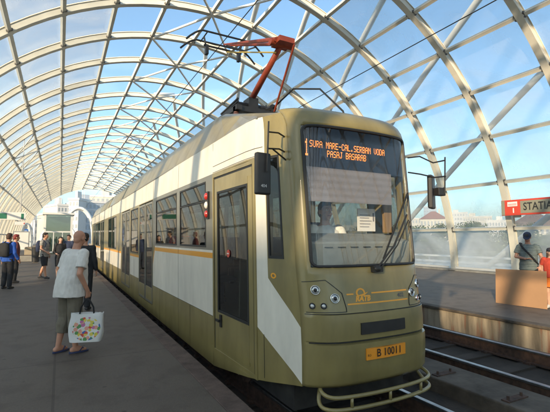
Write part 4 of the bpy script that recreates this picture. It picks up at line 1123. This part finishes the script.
mb = MB(); Mx = Matrix.Translation((9.62, 5.72, .004)) @ Matrix.Rotation(R(5), 4, 'Y') @ Matrix.Rotation(R(-1), 4, 'X')
mb.box((-.006, -.60, .0), (.006, .60, .84), Mx)
tag(mb.build('board', M['wood'], bevel=.003), 'large plain brown board stood upright on the right platform in front of the man', 'board')
# 9 child
person('child in dark cap and red top with orange skirt beside the brown board', (9.95, 5.17, .004), R(105), 1.36, M['skin3'], .009, top=c_red, bottom=c_orange, skirt=True, shoes=mat('white shoe', (.6, .58, .55), .6), hair=M['hair_brown'], long_hair=True, cap_m=mat('black cap', (.02, .02, .03), .8), sleeve=.5, leg_hem=.62, hem=.90, loose=.02, head_yaw=.4)
# shopping bag of the bald man
bx, by = .315, 6.33
bag = empty('shopping_bag', (.37, 6.22, .19), R(-14), 'white shopping bag printed with coloured figures, carried by the bald man', 'bag')
def bagm():
    m = cloth('white woven bag', (.62, .62, .60)); t = m.node_tree; b = t.nodes['Principled BSDF']; b.inputs['Roughness'].default_value = .5
    c = t.nodes.new('ShaderNodeTexCoord'); vo = t.nodes.new('ShaderNodeTexVoronoi'); vo.inputs['Scale'].default_value = 22; vo.inputs['Randomness'].default_value = 1
    hs = t.nodes.new('ShaderNodeValToRGB'); hs.color_ramp.interpolation = 'CONSTANT'; pal = [(.55,.45,.06),(.5,.08,.05),(.6,.58,.5),(.10,.25,.08),(.62,.30,.22),(.05,.12,.35),(.6,.5,.1),(.45,.15,.3),(.62,.6,.55)]
    for i_, c_ in enumerate(pal):
        e_ = hs.color_ramp.elements[i_] if i_ < 2 else hs.color_ramp.elements.new(i_/len(pal))
        e_.position = i_/len(pal); e_.color = (*c_, 1)
    ds = t.nodes.new('ShaderNodeMath'); ds.operation = 'LESS_THAN'; ds.inputs[1].default_value = .62
    sp = t.nodes.new('ShaderNodeVectorMath'); sp.operation = 'SUBTRACT'; sp.inputs[1].default_value = (.01, 0, .17)
    sc = t.nodes.new('ShaderNodeVectorMath'); sc.operation = 'MULTIPLY'; sc.inputs[1].default_value = (5.6, 1.2, 6.6)
    ln = t.nodes.new('ShaderNodeVectorMath'); ln.operation = 'LENGTH'
    lt = t.nodes.new('ShaderNodeMath'); lt.operation = 'LESS_THAN'; lt.inputs[1].default_value = 1.0
    mu = t.nodes.new('ShaderNodeMath'); mu.operation = 'MULTIPLY'
    mxn = t.nodes.new('ShaderNodeMix'); mxn.data_type = 'RGBA'; mxn.inputs['A'].default_value = (.60, .60, .58, 1)
    t.links.new(c.outputs['Object'], vo.inputs['Vector']); t.links.new(vo.outputs['Color'], hs.inputs['Fac']); t.links.new(vo.outputs['Distance'], ds.inputs[0])
    t.links.new(c.outputs['Object'], sp.inputs[0]); t.links.new(sp.outputs[0], sc.inputs[0]); t.links.new(sc.outputs[0], ln.inputs[0]); t.links.new(ln.outputs['Value'], lt.inputs[0])
    t.links.new(lt.outputs[0], mu.inputs[0]); t.links.new(ds.outputs[0], mu.inputs[1]); t.links.new(mu.outputs[0], mxn.inputs['Factor']); t.links.new(hs.outputs['Color'], mxn.inputs['B'])
    t.links.new(mxn.outputs['Result'], b.inputs['Base Color']); return m
mb = MB(); rows = []
for i in range(9):
    t = i/8; zz = .37*t; hw = .205+.012*math.sin(t*5)+.02*t; hd = .085*(1-t)+.02
    rg = []
    for q in range(32):
        a = 2*math.pi*q/32; x = hw*math.copysign(abs(math.cos(a))**.35, math.cos(a)); y = hd*math.copysign(abs(math.sin(a))**.6, math.sin(a))
        j = noise.noise(Vector((x*8, y*8, zz*7)))*.014; rg.append((x+j, y+j*1.5, zz+j*.5+(.012*math.sin(q) if i == 8 else 0)))
    rows.append(rg)
mb.loft(rows); mb.build('bag_body', bagm(), bag, smooth=True, auto=60)
for y in (-.012, .012):
    mb = MB(); mb.tube([(-.09, y, .365), (-.08, y, .45), (-.03, y, .545), (.0, y, .565), (.03, y, .545), (.08, y, .45), (.09, y, .365)], .009, 8); mb.build('handle', c_black, bag, smooth=True)
# 10 the driver
person('tram driver in a white shirt seated behind the windscreen', (XC-.04, 4.04, .60), R(168), 1.80, M['skin3'], .009, top=c_shirt, bottom=c_navy, shoes=sh_black, hair=M['hair_dark'], seated=True, hip_z=.58, sleeve=.6, hem=.56, leg_hem=.12, loose=.015, head_yaw=.15,
       knees={1: (.12, .42, .52), -1: (-.12, .42, .52)}, ankles={1: (.13, .44, .09), -1: (-.13, .44, .09)}, elbows={1: (.25, .10, .84), -1: (-.25, .10, .84)}, wrists={1: (.18, .34, .86), -1: (-.18, .34, .86)})
for x, y, tcol, lab in ((XC-.62, 6.75, c_black, 'passenger in dark top seated at the second window of the tram'), (XC-.60, 8.60, c_red, 'passenger in red top seated at the third window of the tram'), (XC-.30, 13.6, c_navy, 'standing passenger in navy behind the second pair of doors')):
    st = y > 13
    kw = {} if st else dict(seated=True, hip_z=.56, hem=.54, leg_hem=.12, knees={1: (.11, .40, .50), -1: (-.11, .40, .50)}, ankles={1: (.12, .42, .09), -1: (-.12, .42, .09)}, elbows={1: (.24, .06, .80), -1: (-.24, .06, .80)}, wrists={1: (.14, .30, .66), -1: (-.14, .30, .66)})
    person(lab, (x, y, .56), R(180) if not st else R(80), 1.72, M['skin2'], .014, top=tcol, bottom=c_jean, shoes=sh_black, hair=M['hair_dark'], sleeve=.6, face=False, **kw)

# ------------------------------------------------------------------ station furniture
def named(o, label, cat, group=None): return tag(o, label, cat, group)
def box_part(parent, name, m, lo, hi, off, bevel=0, Mx=None):
    mb = MB(); mb.box(lo, hi, Mx)
    for v in mb.bm.verts: v.co -= off
    return mb.build(name, m, parent, bevel=bevel)
# red framed station sign on the right wall
so_ = Vector((16.42, 8.0, 2.55)); sg = empty('station_sign', so_, 0, 'long red framed grey station name sign reading STATIA PASAJ BASARAB, fixed to the right wall', 'sign')
def smat(x, y, o=0): return Vector((16.42-o, 10.36-x, 2.56+y))
box_part(sg, 'sign_panel', M['sign_red'], (16.42, 4.6, 2.53), (16.50, 10.36, 3.17), so_, .006)
box_part(sg, 'face_panel', M['sign_olive'], (16.412, 4.7, 2.60), (16.4195, 9.56, 3.10), so_)
box_part(sg, 'end_cap', M['sign_olive'], (16.411, 10.21, 2.545), (16.4195, 10.35, 3.155), so_)
box_part(sg, 'tram_pictogram', M['sign_white'], (16.409, 9.68, 2.90), (16.4185, 10.09, 3.09), so_, .004)
box_part(sg, 'bracket', M['pole'], (16.50, 10.2, 2.7), (17.1, 10.3, 3.0), so_); box_part(sg, 'bracket', M['pole'], (16.50, 7.25, 2.7), (17.1, 7.35, 3.0), so_)
box_part(sg, 'bracket_foot', M['dark_steel'], (16.44, 9.6, 2.44), (16.52, 9.85, 2.53), so_)
flat_text('line_number', '1', .26, M['sign_white'], sg, lambda x, y: Vector((16.416, 9.85-x, 2.72+y)), off=so_, bold=.012)
mb = MB(); mb.box((16.405, 9.71, 2.985), (16.4085, 10.06, 3.005)); mb.box((16.405, 9.71, 2.94), (16.4085, 10.06, 2.955))
for v in mb.bm.verts: v.co -= so_
mb.build('pictogram_line', M['sign_red'], sg)
flat_text('station_name', 'STATIA PASAJ BASARAB', .43, M['ink'], sg, lambda x, y: Vector((16.410, 9.45-x, 2.85+y)), align='LEFT', off=so_, bold=.006, sx=.78)
# hanging signs over the left platform
def hsign(Y, px0, px1, y0, y1, m, label, ends=None, rods=True):
    a = atY(px0, y1, Y); b = atY(px1, y0, Y); off = Vector((a.x, Y, a.z)); t = empty('hanging_sign', off, 0, label, 'sign')
    box_part(t, 'sign_panel', m, (a.x, Y-.06, a.z), (b.x, Y+.06, b.z), off, .01)
    for p0, p1, mm, nm in ends or []:
        c = atY(p0, y1, Y); d = atY(p1, y0, Y); box_part(t, nm, mm, (c.x, Y-.075, a.z+.08), (d.x, Y-.062, b.z-.08), off)
    for x in (a.x+.3, b.x-.3):
        zt = math.sqrt(max(1, RR**2-(x-CX)**2)); mb = MB(); mb.tube([(x, Y, b.z), (x, Y, zt)], .02, 8)
        for v in mb.bm.verts: v.co -= off
        mb.build('hanger', M['pole'], t)
hsign(31.5, -22, 26, 212.6, 219.4, M['sign_white'], 'long white and green exit sign hanging over the left platform', [(-20, 7, M['sign_green'], 'green_field'), (21, 24, M['sign_green'], 'arrow_field')])
hsign(37.6, 14.5, 25, 221.8, 225, M['sign_white'], 'small white sign with a red end hanging under the left arch', [(23.6, 24.8, M['sign_red'], 'red_field')])
# lift kiosk of greenish glass
Yk = 46.0; a = atY(45.5, 213, Yk); b = atY(72, 213, Yk); zt = a.z
ko = Vector(((a.x+b.x)/2, Yk+1.2, 0)); ki = empty('glass_kiosk', ko, 0, 'tall greenish glass lift kiosk with pale frame and flat roof on the platform', 'kiosk')
x0, x1 = a.x, min(b.x, 1.35)
for x in (x0, x1):
    for y in (Yk, Yk+2.4): box_part(ki, 'post', M['steel_white'], (x-.09, y-.09, 0), (x+.09, y+.09, zt-.15), ko)
box_part(ki, 'roof', M['steel_white'], (x0-.25, Yk-.25, zt-.147), (x1+.25, Yk+2.65, zt+.05), ko, .02)
for z in (2.15, .12): box_part(ki, 'crossbar', M['steel_white'], (x0+.1, Yk-.07, z), (x1-.1, Yk+.07, z+.14), ko)
for i in range(1, 3): x = x0+(x1-x0)*i/3; box_part(ki, 'mullion', M['steel_white'], (x-.04, Yk-.05, .27), (x+.04, Yk+.05, 2.14), ko)
box_part(ki, 'glass_wall', M['green_glass'], (x0+.1, Yk-.01, 2.30), (x1-.1, Yk+.01, zt-.16), ko); box_part(ki, 'glass_wall', M['green_glass'], (x0+.1, Yk-.01, .27), (x1-.1, Yk+.01, 2.14), ko)
box_part(ki, 'glass_wall', M['green_glass'], (x0-.01, Yk+.1, .1), (x0+.01, Yk+2.3, zt-.16), ko); box_part(ki, 'glass_wall', M['green_glass'], (x1-.01, Yk+.1, .1), (x1+.01, Yk+2.3, zt-.16), ko)
box_part(ki, 'back_wall', M['bcream'], (x0+.1, Yk+2.3, 0), (x1-.1, Yk+2.4, zt-.2), ko)
box_part(ki, 'door', M['interior'], ((x0+x1)/2-.6, Yk+2.2, 0), ((x0+x1)/2+.6, Yk+2.29, 2.2), ko)
# white tubular arches of the next shelters
def arch(px0, px1, pyt, Y, r, label):
    a = atY(px0, 238, Y); b = atY(px1, 238, Y); zt = atY((px0+px1)/2, pyt, Y).z; cx = (a.x+b.x)/2; w_ = (b.x-a.x)/2
    t = empty('shelter_arch', (cx, Y, 0), 0, label, 'arch', 'white arches beyond the hall')
    for dy in (0, 3.2):
        mb = MB(); mb.tube([(w_*math.cos(R(q)), dy, zt*math.sin(R(q))**.8 if q not in (0, 180) else 0) for q in range(0, 181, 9)], r, 10); mb.build('hoop', M['steel_white'], t, smooth=True)
    mb = MB()
    for q in (30, 60, 90, 120, 150): mb.tube([(w_*math.cos(R(q)), 0, zt*math.sin(R(q))**.8), (w_*math.cos(R(q)), 3.2, zt*math.sin(R(q))**.8)], r*.5, 8)
    mb.build('tie', M['steel_white'], t)
arch(62, 94, 208, 96, .32, 'largest white tubular arch beyond the far end of the hall')
arch(41, 76, 223, 104, .26, 'white tubular arch behind the glass kiosk')
arch(21, 31, 224, 60, .16, 'small white arch beside the blue sign at the far left')
# blue sign, lamp post, bin, benches, bollards, ticket box
Y = 62; a = atY(22.5, 243, Y); b = atY(29.5, 229, Y); off = Vector((a.x, Y, 0)); t = empty('information_board', off, 0, 'bright blue information board on two posts at the far end of the left platform', 'sign')
box_part(t, 'board_panel', M['sign_blue'], (a.x, Y-.05, a.z), (b.x, Y+.05, b.z), off, .02)
for x in (a.x+.12, b.x-.12): box_part(t, 'post', M['pole'], (x-.04, Y+.055, 0), (x+.04, Y+.13, b.z-.1), off)
for i in range(4): box_part(t, 'text_line', M['sign_white'], (a.x+.15, Y-.06, a.z+.35+i*.4), (b.x-.15-.1*(i % 2), Y-.052, a.z+.41+i*.4), off)
pl_ = atY(33, 219, 112); t = empty('street_lamp', (pl_.x, 112, -8), 0, 'grey double headed street lamp beyond the left arch of the hall', 'lamp post')
mb = MB(); mb.tube([(0, 0, 0), (0, 0, pl_.z+8)], [.14, .07], 10); mb.build('pole', M['pole'], t, smooth=True)
for s in (-1, 1):
    mb = MB(); mb.tube([(0, 0, pl_.z+7.9), (s*1.0, 0, pl_.z+8.2)], .05, 8); mb.box((min(s*.9, s*1.7), -.15, pl_.z+8.12), (max(s*.9, s*1.7), .15, pl_.z+8.27)); mb.build('lamp_head', M['pole'], t)
a = atZ(35.5, 263, 0); t = empty('litter_bin', (a.x, a.y, 0), 0, 'dark upright litter bin on the left platform behind the man in shorts', 'bin')
mb = MB(); mb.rings_z([(0, 0, .08, .22, .22), (0, 0, .95, .26, .26), (0, 0, 1.0, .27, .27)], 20); mb.build('bin_body', M['black'], t, smooth=True, auto=40)
mb = MB(); mb.rings_z([(0, 0, 1.003, .28, .28), (0, 0, 1.12, .20, .20), (0, 0, 1.2, .05, .05)], 20); mb.build('lid', M['dark_steel'], t, smooth=True); mb = MB(); mb.box((-.15, -.15, 0), (.15, .15, .08)); mb.build('base', M['dark_steel'], t)
def bench(x, y, rz, label):
    t = empty('bench', (x, y, 0), rz, label, 'bench', 'benches along the platform')
    for i in range(4): mb = MB(); mb.box((-.9, -.22+i*.115, .42), (.9, -.12+i*.115, .46)); mb.build('seat_slat', M['wood'], t)
    for i in range(3): mb = MB(); mb.box((-.9, .24, .52+i*.13), (.9, .27, .62+i*.13)); mb.build('back_slat', M['wood'], t)
    for s in (-1, 1): mb = MB(); mb.box((s*.7-.03, -.2, 0), (s*.7+.03, .22, .418)); mb.box((s*.7-.03, .205, .38), (s*.7+.03, .238, .92)); mb.build('leg', M['dark_steel'], t)
bench(-4.3, 26.5, R(80), 'slatted wooden bench by the left wall of the hall'); bench(-4.4, 40.0, R(80), 'slatted wooden bench farther along the left wall, beyond the ticket machine')
def lowwall(px0, px1, y0, y1, m, label):
    a = atZ(px0, y1, 0); x1_ = atY(px1, y1, a.y).x; zt = atY(px0, y0, a.y).z
    t = empty('planter', ((a.x+x1_)/2, a.y, 0), 0, label, 'planter', 'low planters on the left platform'); w_ = (x1_-a.x)/2
    mb = MB(); mb.box((-w_, 0, 0), (w_, .8, zt)); mb.build('trough', m, t, bevel=.02)
    mb = MB(); mb.box((-w_+.05, .05, zt), (w_-.05, .75, zt+.03)); mb.build('soil', M['bark'], t)
lowwall(24, 34, 247.5, 258, mat('tan render', (.45, .36, .24), .8, nscale=2), 'tan planter trough below the blue sign'); lowwall(10, 34.5, 256, 262, M['conc'], 'pale concrete planter trough in front of the tan one')
t = empty('ticket_machine', (-4.7, 33, 0), 0, 'pale grey ticket machine cabinet with a dark screen by the left wall', 'ticket machine')
for nm, m, lo, hi in (('cabinet', 'bwhite', (-.8, -.4, 0), (.8, .4, 2.1)), ('screen', 'win', (-.35, -.42, 1.2), (.35, -.403, 1.7)), ('shelf', 'pole', (-.4, -.55, .95), (.4, -.403, 1.0)), ('hood', 'pole', (-.85, -.6, 2.103), (.85, .45, 2.2))):
    mb = MB(); mb.box(lo, hi); mb.build(nm, M[m], t, bevel=.01)
t = empty('advert_panel', (-3.6, 50, 0), 0, 'grey backed poster panel in a steel frame near the far left wall', 'advert panel')
for nm, m, lo, hi in (('panel', 'pole', (-.75, -.08, .3), (.75, .08, 2.3)), ('poster', 'sign_white', (-.65, -.095, .4), (.65, -.083, 2.2)), ('leg', 'pole', (-.7, -.06, 0), (-.6, .06, .3)), ('leg', 'pole', (.6, -.06, 0), (.7, .06, .3))):
    mb = MB(); mb.box(lo, hi); mb.build(nm, M[m], t)

# ------------------------------------------------------------------ road viaduct and railings beyond the right wall
mb = MB(); mb.box((21.5, -60, -3.0), (35, 260, -1.55)); struct(mb.build('road_viaduct', M['conc'])); mb = MB(); mb.quad((22.2, -60, -1.546), (34.3, -60, -1.546), (34.3, 260, -1.546), (22.2, 260, -1.546)); struct(mb.build('road', M['asphalt']))
mb = MB()
for y in range(-60, 260, 9): mb.quad((28.18, y, -1.542), (28.32, y, -1.542), (28.32, y+4, -1.542), (28.18, y+4, -1.542))
struct(mb.build('lane_marking', M['sign_white']))
mb = MB()
for y in range(-50, 260, 24): mb.box((27, y, -8), (29.5, y+1.6, -3.0))
struct(mb.build('viaduct_pier', M['conc']))
for x, zb, hh, lb in ((22.0, -1.55, 1.15, 'nearest steel guard rail of the road viaduct outside the right wall'), (28.9, -1.54, .95, 'middle steel guard rail along the centre of the road viaduct'), (34.6, -1.55, 1.4, 'far steel guard rail of the road viaduct in front of the trees')):
    t = empty('guard_rail', (x, 40, zb), 0, lb, 'guard rail', 'guard rails of the road viaduct')
    for z, hw in ((hh-.05, .09), (hh*.55, .12), (hh*.2, .05)):
        mb = MB(); mb.box((-.04, -95, z-hw), (.04, 200, z+hw)); mb.build('rail', M['steel_white'], t)
    for i in range(60): mb = MB(); y = -38+i*2.0; mb.box((.042, y-.05, 0), (.12, y+.05, hh)); mb.build('post', M['pole'], t)

# ------------------------------------------------------------------ trees
def tree(loc, H, W, seed, label, leafm, n=5200, group='trees beyond the viaduct'):
    rnd = random.Random(seed); t = empty('tree', loc, 0, label, 'tree', group)
    mb = MB(); mb.tube([(0, 0, 0), (.1, .05, H*.25), (.05, -.1, H*.5), (0, 0, H*.8)], [.045*H*.5, .035*H*.5, .02*H*.5, .03], 10)
    clumps = []
    for i in range(15):
        a = rnd.uniform(0, 6.28); h = H*rnd.uniform(.34, .92); r = W*rnd.uniform(.3, 1)*math.sin(max(.15, min(1, (1.08-h/H)*1.9))*math.pi/2)
        c = Vector((r*math.cos(a), r*math.sin(a), h)); clumps.append((c, rnd.uniform(.26, .46)*W)); mb.tube([(0, 0, h*.6), c*.5+Vector((0, 0, h*.45)), c], [.05*H*.12, .03*H*.12, .015], 6)
    mb.build('trunk', M['bark'], t, smooth=True)
    mb = MB()
    for i in range(n):
        c, r = rnd.choice(clumps); d = Vector((rnd.gauss(0, 1), rnd.gauss(0, 1), rnd.gauss(0, 1))).normalized()*r*rnd.uniform(.45, 1.08); d.z *= .75; p = c+d
        q = Vector((rnd.gauss(0, 1), rnd.gauss(0, 1), rnd.gauss(0, 1))).normalized(); u = q.orthogonal().normalized(); v = q.cross(u); s_ = rnd.uniform(.08, .19)*W/4
        mb.mi = 0 if rnd.random() < .6 else 1
        mb.quad(p-u*s_, p-v*s_*.6, p+u*s_, p+v*s_*.6)
    mb.build('crown', [M['leaf'], leafm], t, fix=False); return t
protos = [tree((0, 0, -8), 12, 4.2, 3, 'x', M['leaf2']), tree((0, 0, -8), 11, 5.0, 8, 'x', M['leaf2']), tree((0, 0, -8), 12.5, 3.6, 12, 'x', M['leaf'])]
descr = ['round green tree', 'broad bushy tree', 'narrow dark tree']
rnd = random.Random(5); used = set(); spots = []
for px, d_, k_ in ((411, 62, 0), (420, 70, 1), (431, 60, 0), (441, 78, 2), (452, 66, 1), (461, 58, 0), (467, 72, 1), (484, 64, 0), (492, 60, 1), (500, 69, 2), (509, 76, 0), (522, 84, 1), (533, 72, 2), (545, 80, 0), (474, 92, 2), (398, 70, 1), (380, 66, 0), (360, 74, 2)):
    spots.append((px, d_, k_))
for i, (px, d_, k_) in enumerate(spots):
    an = YAW+math.atan((px-275)/400); t = protos[k_] if k_ not in used else copy_tree(protos[k_]); used.add(k_)
    t.location = (d_*math.sin(an), d_*math.cos(an), -8); sc = rnd.uniform(.84, 1.05) * (d_/66)**.3 * (.86 if px in (474, 509) else 1); t.scale = (sc*1.05, sc*1.05, sc); t.rotation_euler.z = rnd.uniform(0, 6)
    nth = ['first', 'second', 'third', 'fourth', 'fifth', 'sixth', 'seventh', 'eighth', 'ninth', 'tenth', 'eleventh', 'twelfth', 'thirteenth', 'fourteenth', 'fifteenth', 'sixteenth', 'seventeenth', 'eighteenth'][sorted(q[0] for q in spots).index(px)]
    t['label'] = '%s beyond the road viaduct, %s tree counted from the left' % (descr[k_], nth)

# ------------------------------------------------------------------ buildings
def building(name, loc, rz, w_, d_, h, wall, label, floors, cols, roof='flat', ww=.55, wh=.5, group='city buildings', cat='building', roofm=None, side=True, pent=None):
    t = empty(name, loc, rz, label, cat, group)
    mb = MB(); mb.box((-w_/2, 0, 0), (w_/2, d_, h)); mb.build('wall', wall, t)
    fh = h/floors; cnt = 0
    def win(lo, hi):
        mb = MB(); mb.box(lo, hi); o = mb.build('window', M['win'], t); return o
    for f in range(floors):
        for c in range(cols):
            if cnt >= 98: break
            cw = w_/cols; x = -w_/2+cw*(c+.5); z = fh*(f+.5); cnt += 1
            win((x-cw*ww/2, -.03, z-fh*wh/2), (x+cw*ww/2, .25, z+fh*wh/2))
    if side:
        sc = max(2, int(d_/(w_/cols)))
        for f in range(floors):
            for c in range(sc):
                for sx in (-1, 1):
                    if cnt >= 98: break
                    cw = d_/sc; y = cw*(c+.5); z = fh*(f+.5); cnt += 1
                    win((sx*w_/2-.03 if sx < 0 else w_/2-.25, y-cw*.25, z-fh*wh/2), (sx*w_/2+.25 if sx < 0 else w_/2+.03, y+cw*.25, z+fh*wh/2))
    for f in range(1, floors): mb = MB(); mb.box((-w_/2-.08, -.10, fh*f-.12), (w_/2+.08, -.001, fh*f+.12)); mb.build('floor_band', M['bwhite'], t)
    if roof == 'flat':
        mb = MB(); mb.box((-w_/2-.25, -.25, h), (w_/2+.25, d_+.25, h+.7)); mb.build('parapet', M['bwhite'], t)
        rr_ = random.Random(int(w_*10+h)); 
        mb = MB(); x = rr_.uniform(-.2, .2)*w_; mb.box((x-w_*.12, d_*.3, h+.7), (x+w_*.12, d_*.6, h+3.2)); mb.build('stair_head', wall, t)
        for i in range(3): mb = MB(); x = rr_.uniform(-.45, .45)*w_; mb.tube([(x, d_*.5, h+.7), (x, d_*.5, h+3.5+i)], .06, 6); mb.build('aerial', M['pole'], t)
    else:
        mb = MB(); ov = .5; mb.loft([[(-w_/2-ov, -ov, h), (w_/2+ov, -ov, h), (w_/2+ov, d_+ov, h), (-w_/2-ov, d_+ov, h)], [(-w_/2+d_*.4, d_*.48, h+d_*.32), (w_/2-d_*.4, d_*.48, h+d_*.32), (w_/2-d_*.4, d_*.52, h+d_*.32), (-w_/2+d_*.4, d_*.52, h+d_*.32)]])
        mb.build('roof', roofm or M['roof_red'], t); mb = MB(); mb.box((w_*.2, d_*.35, h+.5), (w_*.2+.8, d_*.35+.8, h+d_*.32+1.2)); mb.build('chimney', wall, t)
    return t
def place(px, dist):
    an = YAW+math.atan((px-275)/400); return (dist*math.sin(an), dist*math.cos(an), -8), -an
def zat(px, py, dist):   # height of a pixel row at a distance along its bearing
    r = ray(px, py); return EYE.z + r.z/math.hypot(r.x, r.y)*dist
def city(px0, px1, ytop, dist, wall, label, floors, cols, turn=0, depth=14, **kw):
    pc = (px0+px1)/2; loc, rz = place(pc, dist); a0 = YAW+math.atan((px0-275)/400); a1 = YAW+math.atan((px1-275)/400)
    w_ = 2*dist*math.tan((a1-a0)/2)/max(.5, math.cos(turn)); h = zat(pc, ytop, dist)+8
    return building('building', loc, rz+turn, w_, depth, h, wall, label, floors, cols, **kw)
city(76, 112, 203, 150, M['bblue'], 'large apartment block, its shade painted blue grey, with white balconies behind the far arches', 9, 9, turn=R(14), depth=16)
city(68, 78, 200, 146, M['bwhite'], 'white corner tower at the left end of the blue grey block', 9, 3, turn=R(-30), depth=8)
city(57, 70, 206, 158, M['bwhite'], 'white stepped apartment block above the glass kiosk', 8, 4, turn=R(20), depth=12)
city(44, 58, 215, 175, M['bcream'], 'lower cream apartment block behind the glass kiosk roof', 7, 5, turn=R(12), depth=12)
city(35, 45, 222, 190, M['bwhite'], 'small white block left of the kiosk', 6, 4, turn=R(25), depth=10)
city(20, 36, 228, 210, M['bcream'], 'low cream building under the left arch of the hall', 5, 6, turn=R(5), depth=10)
city(86, 118, 197, 185, M['bcream'], 'cream building rising above the roof of the blue grey block', 10, 7, turn=R(-15), depth=14)
city(405, 428, 219, 300, M['bcream'], 'pale block left of the tall grey tower in the haze', 6, 7, depth=20)
city(424, 437, 207, 420, M['bblue'], 'tall hazy grey tower seen between the two right ribs', 14, 5, depth=24)
city(420, 447, 219, 260, M['bcream'], 'broad cream building with red hipped roof in the haze', 4, 8, depth=16, roof='hip')
city(446, 468, 213, 380, M['bwhite'], 'white office block behind the trees, left of centre of the right window', 9, 8, depth=20)
city(463, 492, 217, 330, M['bcream'], 'long cream apartment block above the trees in the middle of the right window', 7, 12, depth=16)
city(486, 512, 221, 290, M['bwhite'], 'lower pale apartment block left of the station sign', 5, 9, depth=16)
city(508, 560, 226, 150, M['bcream'], 'cream building with brown roof behind the man in the cap', 4, 10, depth=14, roof='hip', roofm=mat('brown tiles', (.16, .10, .07), .8, nscale=2))
city(520, 580, 217, 260, M['bwhite'], 'long pale block behind the brown roofed building', 7, 14, depth=16)
city(340, 410, 226, 320, M['bwhite'], 'pale block hidden mostly behind the tram nose', 5, 10, depth=16)
# unseen block added left of hall: keeps the low sun off the near platform
building('building', (-37, -42.5, -8), R(90), 52, 14, 22.9, M['bcream'], 'large unseen cream block behind the viewer, added to shade the near platform', 6, 12, group='city buildings')

# ------------------------------------------------------------------ haze
hb = MB(); hb.box((-700, -500, -9.2), (900, 900, 44)); hz = hb.build('haze', [])
hm = D.materials.new('haze air'); hm.use_nodes = True; t = hm.node_tree; t.nodes.clear(); out = t.nodes.new('ShaderNodeOutputMaterial'); pv = t.nodes.new('ShaderNodeVolumePrincipled')
pv.inputs['Color'].default_value = (.80, .88, .95, 1); pv.inputs['Density'].default_value = .0016; pv.inputs['Anisotropy'].default_value = .3
t.links.new(pv.outputs[0], out.inputs['Volume']); hz.data.materials.append(hm); tag(hz, kind='stuff')
